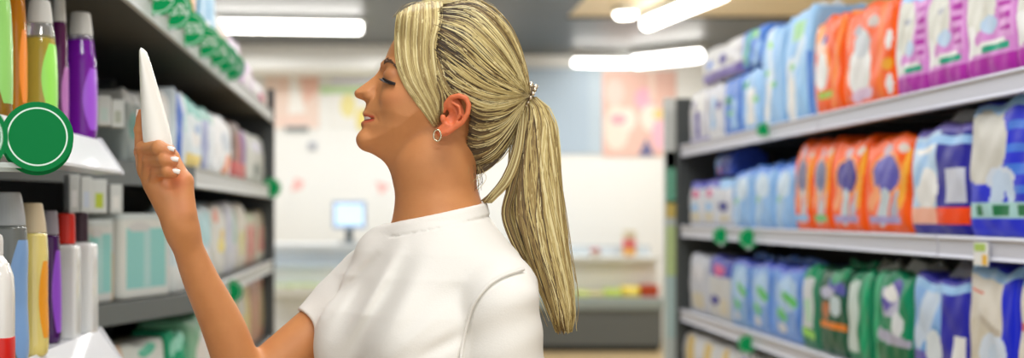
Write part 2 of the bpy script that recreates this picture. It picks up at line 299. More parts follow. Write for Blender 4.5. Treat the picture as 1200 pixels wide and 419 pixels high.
for (a_, b_, lab) in ((798, 818, 'white pack with a gold stripe farthest on the bottom right shelf'), (818, 838, 'white pack with a gold stripe second from the far end, bottom right shelf'), (838, 858, 'white pack with a gold stripe third from the far end, bottom right shelf'), (858, 882, 'white pack with a violet mark nearest on the bottom right shelf')):
    rpack('tissue_pack', lab, 'pack', G4, a_, b_, 'base', .285, (224, 226, 230), [('r', .3, .3, .7, .95, (226, 196, 110) if a_ < 850 else (120, 110, 190)), ('r', .1, .1, .9, .25, LBL)])
# round green price tags clipped to the rails
def round_tag(label, c, r, facing, group, ringm=WHI, txt=None, two=False, arm=0.0, green=(0, 150, 84)):
    """facing: rotation about z of a disc whose face looks along -y"""
    root = thing('price_tag', label, 'tag', c, facing, group)
    mb = MB(); mb.disc((0, 0), r, .0022, mat(green, .6, spec=.15), 'y'); mb.build('tag_disc', root, bevel=.0006)
    mb = MB(); n = 48
    for rr in ((.84,) if not two else (.84,)):
        for s in (-1, 1):
            ro, ri = r * rr, r * (rr - .045); y = s * .00125
            vs = [(q * math.cos(2 * PI * i / n), y, q * math.sin(2 * PI * i / n)) for q in (ro, ri) for i in range(n)]
            mb.add(vs, [(i, (i + 1) % n, n + (i + 1) % n, n + i) for i in range(n)], mat((214, 240, 228), .5))
    mb.build('printed_ring', root)
    mb = MB()
    if not arm: mb.box(-.008, .008, -.003, .003, -r - .004, -r + .005, mat((190, 200, 196), .4))
    if arm: mb.box(-arm, .0, .0025, .0055, -r * .9, -r * .9 + .008, mat((190, 200, 196), .4))
    mb.build('clip', root, bevel=.001)
    if txt:
        cu = bpy.data.curves.new('percent', 'FONT'); cu.body = txt; cu.size = r * .82; cu.align_x = 'CENTER'; cu.align_y = 'CENTER'; cu.extrude = .0003; cu.space_character = .92
        o = bpy.data.objects.new('percent', cu); C.objects.link(o); dg = bpy.context.evaluated_depsgraph_get()
        me = bpy.data.meshes.new_from_object(o.evaluated_get(dg)); bpy.data.objects.remove(o)
        me.materials.clear(); me.materials.append(mat((236, 240, 236), .5))
        o = bpy.data.objects.new('printed_percent', me); C.objects.link(o); o.parent = root; o.rotation_euler.x = PI / 2; o.location = (0, -.0017, 0)
    return root
def rtag(px, py, rp, label):
    Y = (XR - .012) * F / (px - VX); p = W(px, py, Y)
    t = round_tag(label, p, rp * Y / F, -.5, 'round green tags on the right shelves'); return t
rtag(895, 152, 8.5, 'round green tag on the rail under the tall light blue packs')
rtag(845.5, 276, 10.5, 'round green tag nearer the far end of the middle right rail')
rtag(877.5, 279, 12, 'round green tag on the middle right rail under the light blue bags')
rtag(875.5, 403, 11, 'round green tag on the lowest visible right rail')
# white sticker blocks on the middle rail
mb = MB(); Y = XR * F / (1152 - VX); p = W(1152, 297, Y)
st = thing('price_label', 'small white price label with green and yellow blocks under the royal blue pack', 'label', (XR - .0045, p.y, p.z))
mb.box(-.001, .001, -.034, .034, -.028, .028, mat(WHI, .5)); mb.build('label_card', st)
mb = MB(); mb.box(-.0016, -.0009, -.022, .03, .006, .024, mat((176, 206, 96), .5)); mb.box(-.0016, -.0009, -.03, -.006, -.026, -.002, mat((240, 190, 70), .5)); mb.build('printed_block', st)
# end-of-aisle display panel behind the far end
pan = thing('end_panel', 'pale display panel with green and yellow print at the far end of the right shelving', 'panel', (XR - .03, 5.80, 0))
mb = MB(); mb.box(-.022, .36, -.02, .02, 0, EYE + .56, mat((206, 214, 210), .5)); mb.build('board', pan, bevel=.004)
mb = MB()
for (z0, z1, c_) in ((.22, .56, (226, 228, 224)), (.05, .30, (120, 190, 160)), (-.02, .06, (226, 200, 110)), (-.30, -.06, (206, 226, 160)), (-.60, -.30, (190, 214, 212))):
    mb.box(-.018, .04, -.0215, -.0195, EYE + z0, EYE + z1, mat(c_, .5))
mb.build('printed_panel', pan)
# ---- left gondola ---------------------------------------------------------
XL = -.57
OB_A, OB_B = Vector((-.57, 3.60, 0)), Vector((-.924, 2.60, 0)); OB_U = (OB_A - OB_B).normalized(); OB_TH = math.atan2(OB_U.y, OB_U.x)
OB_N = Vector((OB_U.y, -OB_U.x, 0))
lg = thing('shelving_unit', 'dark grey metal shelving on the left behind the bottles and the raised hand', 'shelves', (-.82, 3.9, 0))
GREY = mat((112, 118, 116), .5, .2); LIPW = mat((196, 200, 198), .45); UNDER = mat((84, 84, 80), .6, bump=.05)
mb = MB(); mb.box(-1.09, -1.05, 1.5, 6.14, .02, EYE + .62, BACKM); onto(mb, 'back_panel', lg)
mb = MB(); mb.box(-1.05, -.93, 1.5, 6.14, 0, .12, DARK); onto(mb, 'plinth', lg, bevel=.004)
mb = MB(); mb.box(-1.05, -.556, 6.14, 6.17, 0, EYE + .50, DARK); onto(mb, 'end_frame', lg, bevel=.004)
mb = MB(); mb.box(-.592, -.556, 6.14, 6.18, EYE + .50, EYE + .64, DARK); onto(mb, 'upright', lg, bevel=.003)
for y in (2.56, 4.4):
    mb = MB(); mb.box(-1.05, -.99, y, y + .04, .12, EYE + .62, DARK); onto(mb, 'upright', lg, bevel=.003)
def lip_poly(path, off):                          # thin band along a path
    return None
def lshelf(poly, z0, z1, lipm, edge):
    mb = MB(); mb.prism([(p[0], p[1]) for p in poly], EYE + z1 - .030, EYE + z1 - .002, UNDER); sh = onto(mb, 'shelf', lg, bevel=.002)
    for (a_, b_) in edge:
        a_, b_ = Vector((*a_, 0)), Vector((*b_, 0)); t = (b_ - a_).normalized(); n = Vector((t.y, -t.x, 0))
        prof = [(0, z0), (.010, z0 + .003), (.006, z0 + .012), (.006, z1 - .012), (.011, z1 - .004), (.004, z1), (-.004, z1)]
        mb = MB(); mb.rings([[tuple(q + n * o + Vector((0, 0, EYE + z))) for o, z in prof] for q in (a_, b_)], lipm); onto(mb, 'price_rail', lg, sh)
lshelf([(-1.05, 1.5), (XL, 1.5), (XL, 6.14), (-1.05, 6.14)], .467, .524, LIPW, [((XL, 1.5), (XL, 6.14))])
obl = [(-1.05, 2.6), (OB_B.x, OB_B.y), (XL, 3.60), (XL, 6.14), (-1.05, 6.14)]
lshelf(obl, .078, .142, LIPW, [((XL, 3.60), (XL, 6.14))])
lshelf(obl, -.296, -.240, LIPW, [((XL, 3.60), (XL, 6.14))])
lshelf(obl, -.690, -.630, LIPW, [((XL, 3.60), (XL, 6.14))])
for z0, z1 in ((.078, .142), (-.296, -.240), (-.690, -.630)):
    mb = MB(); a_, b_ = OB_B, OB_A; prof = [(0, z0), (.006, z0), (.006, z1), (-.004, z1)]
    mb.rings([[tuple(q + OB_N * o + Vector((0, 0, EYE + z))) for o, z in prof] for q in (a_, b_)], GREY); onto(mb, 'shelf_edge', lg)
# narrow ledges deep in the recess
for z in (.22, -.0):
    mb = MB(); mb.box(-1.05, -.93, 2.55, 3.42, EYE + z - .022, EYE + z, DARK); onto(mb, 'ledge', lg, bevel=.002)
# the protruding shelves of the bottle display
for zt_ in (.150, -.250, -.66):
    mb = MB(); mb.box(-1.05, -.606, 1.5, 2.53, EYE + zt_ - .028, EYE + zt_, UNDER); sh = onto(mb, 'shelf', lg, bevel=.002)
    mb = MB(); z = EYE + zt_                      # white plastic tray edge, sloping outward, closed at its end
    WP = mat((226, 228, 232), .3, coat=.2, transl=.15)
    mb.prism([(-.76, z + .0008), (-.612, z + .0008), (-.600, z + .006), (-.552, z - .060), (-.552, z - .066), (-.604, z - .068), (-.604, z - .030), (-.604, z - .002), (-.76, z + .0002)], 1.5, 2.53, WP, 'y')
    mb.prism([(-.640, z + .010), (-.596, z + .010), (-.548, z - .062), (-.548, z - .068), (-.640, z - .060)], 2.53, 2.536, WP, 'y')
    onto(mb, 'price_tray', lg, sh, bevel=.0015)
# ---- bottles --------------------------------------------------------------
def liquid(c, clear=.5): return mat(c, .08, coat=.6, transl=clear, spec=.6)
FROST = mat((228, 228, 222), .35, transl=.25)
def prof_at(pr, t): return np.interp(t, [p[0] for p in pr], [p[1] for p in pr])
SHAMP = [(0, .80), (.012, .90), (.05, .97), (.25, 1.0), (.45, .985), (.65, .90), (.80, .76), (.815, .74)]
WAIST = [(0, .84), (.012, .92), (.06, .99), (.14, 1.0), (.34, .93), (.50, .93), (.66, .96), (.78, .90), (.80, .88)]
WCAP = [(.803, .87), (.86, .82), (.93, .73), (.985, .64), (.998, .58), (1.0, .42)]
CAPP = [(.818, .735), (.86, .71), (.93, .66), (.985, .60), (.998, .55), (1.0, .40)]
def bottle(name, label, px, X, base, hgt, r, colour, label_c=None, cap_c=None, group=None, oval=1.0, prof=SHAMP, capp=CAPP, lab=(.08, .62, 1.0), p=2.3, level=None, capname='cap', rot=0, clear=.45):
    px -= 3.5; Y = X * F / (px - VX); root = thing(name, label, 'bottle', (X, Y, EYE + base), rot, group)
    P_ = [(prof_at(prof, t) * r, t * hgt) for t in np.linspace(0, prof[-1][0], 44)]
    body = MB()
    lm = liquid(colour, clear); cl = mat((224, 226, 224), .06, coat=.6, trans=.75, transl=.1, spec=.6)
    if level is None: body.lathe(P_, lm, 36, sx=oval, sy=1, p=p)
    else:
        k = [q for q in P_ if q[1] <= level * hgt]; u = [q for q in P_ if q[1] >= level * hgt - 1e-9]
        body.lathe(k + [u[0]], lm, 36, sx=oval, sy=1, p=p); body.lathe([k[-1]] + u, cl, 36, sx=oval, sy=1, p=p)
    body.build('bottle_body', root, smooth=True)
    if label_c:
        mb = MB(); n, m = 14, 20; z0, z1, ang = lab; rows = []
        for j in range(m + 1):
            s = j / m; t = z0 + (z1 - z0) * s; wid = ang * (math.sin(PI * (s * .80 + .10)) ** .7)
            rr = prof_at(prof, t) * r * 1.012; row = []
            for i in range(n + 1):
                a_ = -.25 + wid * (-1 + 2 * i / n); ca, sa = math.cos(a_), math.sin(a_)
                row.append((math.copysign(abs(ca) ** (2 / p), ca) * rr * oval, math.copysign(abs(sa) ** (2 / p), sa) * rr, t * hgt))
            rows.append(row)
        vs = [q for rw in rows for q in rw]; fs = [(j * (n + 1) + i, j * (n + 1) + i + 1, (j + 1) * (n + 1) + i + 1, (j + 1) * (n + 1) + i) for j in range(m) for i in range(n)]
        mb.add(vs, fs, mat(label_c, .4, coat=.3)); mb.build('label', root, smooth=True)
    if capp:
        mb = MB(); mb.lathe([(q * r, t * hgt) for t, q in capp], cap_c or FROST, 32, sx=oval, sy=1, p=2.2); mb.build(capname, root, smooth=False, bevel=.0012)
    return root
UB, LB = .151, -.249
GU = 'bottles on the upper display shelf'; GLb = 'bottles on the lower display shelf'
bottle('shampoo_bottle', 'gold and green bottle cut by the left edge of the photo, upper shelf', -4, -.635, UB, .275, .030, (176, 132, 40), (150, 214, 110), group=GU, lab=(.1, .8, 1.1))
bottle('shampoo_bottle', 'amber orange bottle behind the big green tag, upper shelf', 22, -.645, UB, .285, .024, (226, 150, 24), (255, 150, 50), group=GU, lab=(.15, .6, .7), oval=.8)
bottle('shampoo_bottle', 'yellow-green bottle with a frosted cap and lime label, upper shelf', 50, -.625, UB, .237, .0315, (214, 194, 84), (160, 240, 100), group=GU, lab=(.12, .66, 1.0), level=.72)
bottle('shampoo_bottle', 'slim dark plum bottle between the lime and the bright purple bottles', 73, -.650, UB, .285, .0225, (112, 38, 104), (190, 120, 190), group=GU, lab=(.1, .5, .8), oval=.8)
bottle('shampoo_bottle', 'bright purple bottle with a frosted cap at the end of the upper shelf', 98, -.630, UB, .268, .0335, (150, 36, 196), (164, 84, 222), group=GU, lab=(.08, .56, 1.0), level=.79)
bottle('lotion_bottle', 'clear bottle with a grey cap and sky blue label, lower shelf', 13, -.625, LB, .285, .033, (150, 156, 152), (130, 172, 224), group=GLb, prof=WAIST, capp=WCAP, lab=(.02, .72, 1.15), cap_c=mat((186, 192, 194), .3, transl=.2))
bottle('shampoo_bottle', 'pale yellow bottle with a beige frosted cap and orange label, lower shelf', 41, -.615, LB, .268, .0285, (250, 232, 138), (250, 166, 30), group=GLb, clear=.1, prof=WAIST, capp=WCAP, lab=(.12, .62, .62), cap_c=mat((226, 210, 176), .35, transl=.15))
bottle('shampoo_bottle', 'slim violet bottle with a grey cap beside the yellow one, lower shelf', 63, -.640, LB, .255, .0235, (92, 32, 120), (150, 74, 214), group=GLb, lab=(.08, .7, .95), cap_c=mat((176, 172, 186), .35, transl=.2), oval=.85)
SQ = [(0, .95), (.01, 1.0), (.66, 1.0), (.725, .975), (.745, .88), (.752, .5), (.755, .42)]
def sqcap(r0): return [(.757, r0), (.98, r0 * .96), (.995, r0 * .9), (1.0, r0 * .6)]
bottle('cleaner_bottle', 'square white bottle with a red cap, lower shelf', 81, -.632, LB, .250, .0250, (232, 234, 232), None, mat((220, 44, 26), .35), GLb, clear=0, prof=SQ, capp=sqcap(.72), p=8)
bottle('cleaner_bottle', 'square white bottle with a dark plum cap beside the red-capped one', 98, -.628, LB, .252, .0310, (232, 234, 234), None, mat((58, 34, 48), .4), GLb, clear=0, prof=SQ, capp=sqcap(.50), p=8)
bottle('cleaner_bottle', 'square white bottle with a violet and dark cap behind the red-capped one', 87.5, -.690, LB, .258, .0270, (228, 230, 232), None, mat((70, 40, 84), .4), GLb, clear=0, prof=SQ, capp=sqcap(.50), p=8)
# white lotion bottle with a red band, cut by the left edge
LOT = [(0, .9), (.015, 1.0), (.55, 1.0), (.66, .94), (.74, .72), (.78, .45), (.80, .38)]
wl = bottle('lotion_bottle', 'white bottle with a red band at the bottom left corner of the photo', -1, -.590, LB, .232, .0260, (238, 236, 230), None, mat((226, 226, 222), .35), GLb, clear=0, prof=LOT, capp=[(.80, .40), (.90, .40), (.93, .34), (.94, .2)], p=3)
mb = MB(); mb.lathe([(.0262, .012), (.0264, .013), (.0264, .060), (.0262, .061)], mat((226, 30, 18), .35), 32, p=3); mb.build('red_band', wl, smooth=True)
# ---- cartons and packs on the left ---------------------------------------
def lpos(px, x=XL - .030): return x * F / (px - VX)
LLEV = {'top': .525, 'mid': .143, 'low': -.239, 'base': -.629}
def lpack(name, label, group, pa, pb, lev, h, base, art=(), d=.18, back=0.0, z0=None, **k):
    xf = XL - .030 - back; ya, yb = lpos(pa, xf), lpos(pb, xf); w = yb - ya - .006
    z = EYE + (LLEV[lev] if z0 is None else z0) + .001
    return pack(name, label, 'pack', group, (xf - d / 2 - .014, (ya + yb) / 2, z), PI / 2, w, h, d, base, art, **k)
def opack(name, label, group, pa, pb, lev, h, base, art=(), d=.14, back=.02, **k):
    B_ = OB_B - OB_N * back
    def t_(px):
        m = (px - VX) / F; return (m * B_.y - B_.x) / (OB_U.x - OB_U.y * m)
    a_, b_ = B_ + OB_U * t_(pa), B_ + OB_U * t_(pb); w = (b_ - a_).length - .006; c_ = (a_ + b_) / 2 - OB_N * (d / 2 + .014)
    return pack(name, label, 'pack', group, (c_.x, c_.y, EYE + LLEV[lev] + .001), OB_TH, w, h, d, base, art, **k)
GT = 'packs on the top left shelf'; GM = 'packs on the middle left shelf'; GL = 'packs on the lower left shelf'; GB = 'packs on the bottom left shelf'
lpack('wipes_pack', 'teal and white pack above the white tube tip, top left shelf', GT, 128, 158, 'top', .22, (150, 200, 186), [('e', .5, .6, .3, .2, WHI), ('d', .1, .2, .9, .3, .08, GRN)])
lpack('wipes_pack', 'white and teal pack behind the large green tags, top left shelf', GT, 158, 184, 'top', .24, (196, 214, 206), [('b', .1, .3, (90, 186, 150)), ('e', .5, .6, .3, .18, (90, 190, 160))])
lpack('wipes_pack', 'pale green pack behind the green tags, third along the top left shelf', GT, 184, 208, 'top', .25, (170, 214, 196), [('e', .5, .5, .3, .2, WHI), ('r', .1, .8, .9, .95, GRN)])
lpack('wipes_pack', 'beige and orange pack left of the blue pack, top left shelf', GT, 208, 236, 'top', .27, (222, 206, 180), [('d', .2, .9, .7, .5, .1, (240, 166, 90)), ('e', .6, .3, .3, .16, WHI), ('e', .4, .6, .18, .1, (150, 190, 170))])
lpack('wipes_pack', 'tall sky blue pack rising behind the green tags, top left shelf', GT, 236, 257, 'top', .34, (112, 172, 208), [('r', .1, .0, .25, 1, (170, 206, 226)), ('r', .7, .1, .9, .9, (150, 200, 226)), ('e', .45, .3, .2, .12, WHI)])
lpack('wipes_pack', 'cream pack just right of the tall sky blue pack, top left shelf', GT, 257, 271, 'top', .22, (222, 214, 204), [('e', .5, .6, .3, .15, (214, 180, 160))])
lpack('wipes_pack', 'pale lilac pack near the end of the top left shelf', GT, 271, 286, 'top', .20, (216, 196, 220), [('r', .3, .1, .6, .9, (232, 222, 234)), ('e', .6, .2, .2, .1, MAL)])
lpack('wipes_pack', 'lilac and pink pack second from the end of the top left shelf', GT, 286, 299, 'top', .165, (206, 176, 214), [('e', .5, .4, .3, .3, (240, 236, 240))])
lpack('wipes_pack', 'small white and magenta pack at the far end of the top left shelf', GT, 299, 312, 'top', .125, (232, 226, 236), [('r', .5, .1, 1, .6, (206, 70, 130)), ('e', .25, .5, .2, .3, WHI)])
# middle level
opack('cotton_pack', 'pale grey-green pack directly behind the raised index finger', GM, 149, 172, 'mid', .20, (150, 160, 156), [('e', .5, .5, .3, .2, (120, 160, 150)), ('b', .8, 1, (196, 200, 198))])
opack('cotton_pack', 'grey and white pack hidden behind the upright tube', GM, 172, 189, 'mid', .205, (196, 198, 194), [('e', .5, .6, .3, .2, WHI)])
opack('cotton_pack', 'white pack with a bright spot just right of the tube', GM, 189, 203, 'mid', .215, (228, 228, 222), [('e', .35, .72, .24, .1, WHI), ('r', .2, .1, .8, .4, BEI)])
lpack('cotton_pack', 'white and blue-edged pack beside the tube, middle left shelf', GM, 212, 223, 'mid', .225, (216, 228, 234), [('r', 0, 0, .4, 1, (50, 104, 200)), ('e', .7, .6, .2, .15, (150, 206, 206))], d=.09)
lpack('cotton_pack', 'teal-topped white pack with a yellow foot, middle left shelf', GM, 223, 241, 'mid', .225, (220, 232, 236), [('b', .75, 1, (110, 190, 180)), ('b', .0, .22, (250, 222, 110)), ('e', .5, .45, .3, .12, WHI), ('e', .6, .6, .2, .08, (150, 180, 220))])
lpack('cotton_pack', 'lavender-edged white pack beside the yellow-footed one, middle left shelf', GM, 241, 255, 'mid', .22, (224, 232, 236), [('r', 0, 0, .4, 1, (156, 166, 206)), ('b', .8, 1, (150, 200, 190))])
lpack('cotton_pack', 'white pack with an orange foot left of the brown and red pack', GM, 255, 275, 'mid', .225, (238, 240, 240), [('d', .5, .05, .75, .3, .1, (244, 140, 60)), ('e', .6, .6, .3, .16, (206, 216, 226))])
lpack('cotton_pack', 'brown, purple and red pack near the end of the middle left shelf', GM, 275, 292, 'mid', .235, (96, 62, 40), [('r', .55, .2, 1, .95, (112, 20, 142)), ('r', .2, .3, .55, .8, (160, 66, 40)), ('b', 0, .30, (206, 8, 8))])
lpack('cotton_pack', 'white and grey-green pack at the far end of the middle left shelf', GM, 292, 313, 'mid', .235, (206, 208, 200), [('e', .5, .3, .22, .14, (120, 130, 120)), ('e', .5, .75, .3, .12, (226, 226, 240))])
# lower level
def teal(ed): return [('r', .09, .12, .88, .82, (140, 200, 194)), ('r', .44, .14, .56, .8, (172, 208, 204)), ('e', .35, .84, .22, .06, (200, 200, 196)), ('b', .92, 1.0, (196, 204, 200)), ('r', .90, .0, 1, .6, ed)]
opack('sanitary_carton', 'teal and white carton beside the white square bottles, lower left shelf', GL, 106, 140, 'low', .222, (206, 208, 202), teal((214, 180, 120)), soft=0)
opack('sanitary_carton', 'wide teal and white carton just left of the forearm, lower left shelf', GL, 147, 206, 'low', .238, (212, 214, 206), teal((206, 210, 206)), soft=0)
lpack('sanitary_carton', 'white and aqua pack right of the wrist, lower left shelf', GL, 213, 236, 'low', .265, (200, 216, 218), [('e', .6, .72, .4, .2, (170, 216, 226)), ('d', .3, .5, .9, .6, .07, (110, 190, 190)), ('b', 0, .3, (216, 220, 216))], d=.09)
lpack('sanitary_carton', 'aqua and pale blue pack beside the forearm, lower left shelf', GL, 236, 252, 'low', .265, (196, 218, 226), [('r', .1, .5, .9, .9, (170, 214, 220)), ('e', .5, .3, .3, .15, WHI)])
lpack('sanitary_carton', 'white pack with a yellow spot beside the forearm, lower left shelf', GL, 252, 268, 'low', .27, (216, 216, 208), [('e', .65, .45, .25, .12, (240, 222, 110)), ('e', .7, .58, .2, .08, (226, 190, 50)), ('e', .3, .85, .2, .1, (226, 140, 110))])
lpack('sanitary_carton', 'lavender and green-striped pack, fourth from the end of the lower left shelf', GL, 268, 281, 'low', .28, (206, 208, 214), [('r', .6, .4, .85, .95, (130, 190, 170)), ('r', .1, .3, .4, .9, (190, 194, 214))])
lpack('sanitary_carton', 'cream pack third from the end of the lower left shelf', GL, 281, 292, 'low', .28, (214, 210, 196), [('e', .4, .4, .2, .2, (206, 200, 110))])
lpack('sanitary_carton', 'reddish pack second from the end of the lower left shelf', GL, 292, 303, 'low', .24, (196, 150, 130), [('r', .2, .2, .6, .7, (206, 96, 84)), ('b', .8, 1, (176, 186, 150))])
lpack('sanitary_carton', 'olive and pink pack at the far end of the lower left shelf', GL, 303, 314, 'low', .25, (176, 166, 140), [('r', .2, .2, .6, .7, (206, 130, 120)), ('b', 0, .2, (206, 206, 190))])
# bottom level
opack('wipes_pack', 'white pack with a beige edge and green spots under the grey shelf, bottom left', GB, 143, 200, 'base', .262, (206, 212, 204), [('r', 0, 0, .12, 1, (206, 180, 150)), ('e', .3, .75, .1, .05, GRN), ('e', .6, .92, .2, .06, (90, 180, 150)), ('e', .6, .3, .2, .12, (180, 206, 200))])
opack('wipes_pack', 'bright green pack behind the forearm, bottom left shelf', GB, 202, 224, 'base', .275, (40, 160, 116), [('r', .3, .1, .8, .6, (206, 220, 206)), ('d', .1, .8, .8, .95, .07, (150, 214, 190))])
lpack('wipes_pack', 'green and white pack beside the forearm, bottom left shelf', GB, 226, 256, 'base', .29, (120, 186, 150), [('e', .5, .5, .3, .3, WHI)])
lpack('wipes_pack', 'cream pack under the lower green tag, bottom left shelf', GB, 256, 280, 'base', .30, (214, 208, 186), [('e', .5, .6, .3, .15, (200, 206, 214))])
lpack('wipes_pack', 'pale yellow pack right of the elbow, bottom left shelf', GB, 280, 297, 'base', .31, (212, 200, 130), [('r', .1, .6, .5, .9, (206, 206, 200))])
lpack('wipes_pack', 'reddish beige pack at the far end of the bottom left shelf', GB, 297, 313, 'base', .31, (190, 142, 116), [('r', .5, .2, .9, .8, (176, 160, 120))])
# small white cartons on the ledges in the recess
def carton(label, px, Y, z, w, h, spot):
    x = (px - VX) * Y / F
    return pack('medicine_carton', label, 'carton', 'small white cartons in the dark recess', (x, Y, EYE + z + .001), .5, w, h, .05, (206, 210, 206), [('r', .25, .15, .75, .6, spot)], soft=0)
for lab, px, Y, z, w, h, spot in (('small white carton farthest left on the upper recess ledge behind the bottles', 119, 3.02, .22, .036, .075, (196, 214, 206)), ('small grey-white carton beside another on the upper recess ledge', 135, 3.08, .22, .034, .07, (170, 176, 160)),
                                  ('narrow white carton nearest the bottles on the lower recess ledge', 84, 2.66, .0, .024, .085, WHI), ('white carton second along the lower recess ledge', 98, 2.82, .0, .027, .085, (196, 206, 220)), ('white carton with a yellow-green print on the lower recess ledge', 113, 2.93, .0, .040, .082, (180, 196, 60)), ('plain white carton nearest the hand on the lower recess ledge', 133, 3.10, .0, .034, .074, (226, 226, 220))):
    carton(lab, px, Y, z, w, h, spot)
# ---- green tags on the left ---------------------------------------------
def ltag(px, py, r, label, x=-.552, txt=None, face=0.0, arm=0.0, group='round green discount tags along the top left shelf'):
    Y = x * F / (px - VX); return round_tag(label, W(px, py, Y), r, face, group, txt=txt, arm=arm, green=(0, 122, 62) if arm else (0, 150, 84))
ltag(44, 160, .0482, 'large blank green disc tag with a white ring in front of the bottles', -.475, face=.25, arm=.08, group='large green tags on the bottle display')
ltag(43.5, 164.5, .0488, 'green disc tag peeking out just behind the large ringed one', -.482, face=.25, arm=.08, group='large green tags on the bottle display')
ltag(-34, 160, .0415, 'green tag cut by the left edge of the photo beside the large disc', -.475, face=.25, arm=.08, group='large green tags on the bottle display')
tn = ['first', 'second', 'third', 'fourth', 'fifth', 'sixth', 'seventh']
for i, (px, py) in enumerate(((184, -6), (203, 12), (221, 34), (239, 49), (252, 60), (262, 69), (270, 78))):
    ltag(px, py, .052, 'green discount tag, %s from the left along the top left shelf' % tn[i], txt='-35%')
ltag(318, 220, .050, 'green tag at the far end of the middle left rail', -.553, group='round green tags on the far left rails', face=.3)
ltag(271, 341, .043, 'green tag with a pale centre by the elbow, lower left rail', -.556, group='round green tags on the far left rails')
# =================================================================== THE ROOM
CEIL = 3.08
def tile_floor():
    m = mat((196, 172, 128), .35, var=.10, bscale=5); return m
mb = MB(); mb.box(-4.5, 8.0, -3.0, 13.2, -.05, 0, tile_floor()); tag(mb.build('floor'), kind='structure')
DC = mat((60, 63, 62), .42, .1, spec=.6, bump=.02, bscale=30)
mb = MB(); mb.prism([(-4.5, -3), (1.62, -3), (1.62, 10.55), (8.0, 10.55), (8.0, 13.2), (-4.5, 13.2)], CEIL, CEIL + .06, DC); tag(mb.build('ceiling'), kind='structure')
TAN = mat((236, 220, 184), .5, var=.05, bscale=3)
mb = MB(); mb.box(1.62, 8.0, -3, 10.55, CEIL + .02, CEIL + .08, TAN); tag(mb.build('ceiling_panel'), kind='structure')
WW = mat((240, 241, 238), .6, bump=.02, bscale=20)
mb = MB(); mb.box(-4.5, 8.0, 13.0, 13.2, 0, CEIL, WW); tag(mb.build('wall_back'), kind='structure')
mb = MB(); mb.box(-4.6, -4.5, -3, 13.2, 0, CEIL, WW); tag(mb.build('wall_left'), kind='structure')
mb = MB(); mb.box(8.0, 8.1, -3, 13.2, 0, CEIL, WW); tag(mb.build('wall_right'), kind='structure')
YW = 13.0
def rect(px0, py0, px1, py1, Y, th, m, mb): 
    a_, b_ = W(px0, py1, Y), W(px1, py0, Y); mb.box(a_.x, b_.x, Y - th, Y, a_.z, b_.z, m)
# white bulkhead on the left, under the first tube
mb = MB(); a_, b_ = W(120, 80, 12.2), W(474, 44, 12.2); mb.prism([(a_.x, a_.z), (b_.x - .30, a_.z), (b_.x, b_.z), (a_.x, b_.z + .1)], 12.2, 12.99, WW, 'y'); tag(mb.build('trim_1'), kind='structure')
# wall posters: plain faded colour fields
def poster(label, px0, py0, px1, py1, base, shapes, name='wall_poster', th=.02, Y=YW):
    c_ = W((px0 + px1) / 2, (py0 + py1) / 2, Y); root = thing(name, label, 'poster', c_)
    mb = MB(); k = Y / F; w, h = (px1 - px0) * k / 2, (py1 - py0) * k / 2
    mb.box(-w, w, -th, 0, -h, h, mat(base, .6)); mb.build('board', root, bevel=.002)
    mb = MB()
    for i, (kind, *s) in enumerate(shapes):
        y = -th - .0006 * (i + 1); m = mat(s[-1], .6)
        if kind == 'r':
            x0, y0, x1, y1 = s[:4]; pl = [(x0, y0), (x1, y0), (x1, y1), (x0, y1)]
        elif kind == 'e': pl = [(s[0] + s[2] * math.cos(q), s[1] + s[3] * math.sin(q)) for q in np.linspace(0, 2 * PI, 28, endpoint=False)]
        else: pl = s[0]
        vs = [((p[0] - (px0 + px1) / 2) * k, y, -(p[1] - (py0 + py1) / 2) * k) for p in pl]
        mb.add(vs, [tuple(range(len(vs)))], m)
    mb.build('print', root)
    return root
poster('faded salmon and white poster on the far wall at the left', 311, 76, 374, 150, (240, 218, 206), [('r', 311, 76, 374, 84, (236, 186, 166)), ('p', [(352, 84), (374, 84), (372, 106), (358, 122)], (236, 192, 176)), ('p', [(328, 84), (336, 84), (334, 108), (330, 112)], (238, 206, 190)), ('p', [(341, 86), (346, 86), (358, 132), (338, 134)], (246, 244, 240)), ('e', 344, 142, 20, 6, (242, 214, 202))])
poster('pale poster with orange, lilac and green bands on the far wall', 388, 76, 462, 148, (240, 240, 236), [('r', 391, 76, 462, 87, (240, 178, 150)), ('r', 388, 92, 462, 98, (220, 222, 240)), ('r', 375, 101, 462, 110, (196, 226, 176)), ('e', 408, 124, 9, 14, (238, 228, 160)), ('e', 425, 140, 8, 14, (236, 220, 130))])
poster('plain grey-blue panel on the far wall behind the ponytail', 600, 80, 705, 180, (176, 194, 210), [('r', 690, 80, 705, 180, (186, 202, 214))], 'wall_panel')
poster('salmon pink poster with white blooms on the far wall at the right', 706, 83, 792, 183, (232, 190, 176), [('e', 720, 108, 11, 16, (236, 204, 194)), ('e', 722, 150, 15, 26, (240, 222, 208)), ('e', 735, 140, 10, 14, (240, 226, 214)), ('e', 754, 116, 11, 13, (238, 176, 196)), ('r', 760, 83, 767, 118, (240, 214, 200)), ('e', 762, 138, 12, 16, (244, 226, 214)), ('e', 771, 134, 6, 6, (236, 206, 130)), ('e', 772, 158, 9, 18, (240, 184, 200)), ('p', [(757, 162), (766, 182), (748, 182)], (96, 104, 150)), ('e', 724, 140, 9, 6, (228, 170, 180))])
for i, (lab, pts) in enumerate((('small faded pink paper flag on the white wall left of the monitor', [(346, 208), (356, 212), (354, 221), (341, 224)]), ('small faded pink paper flag on the white wall beside the chin', [(440, 212), (457, 217), (446, 228)]))):
    c_ = W(sum(p[0] for p in pts) / len(pts), sum(p[1] for p in pts) / len(pts), YW); mb = MB(); mb.prism([((p[0] - VX) * YW / F - c_.x, EYE - (p[1] - VY) * YW / F - c_.z) for p in pts], -.006, 0, mat((244, 190, 186), .6), 'y')
    tag(mb.build('paper_flag', loc=c_), lab, 'flag', 'paper flags on the far wall')
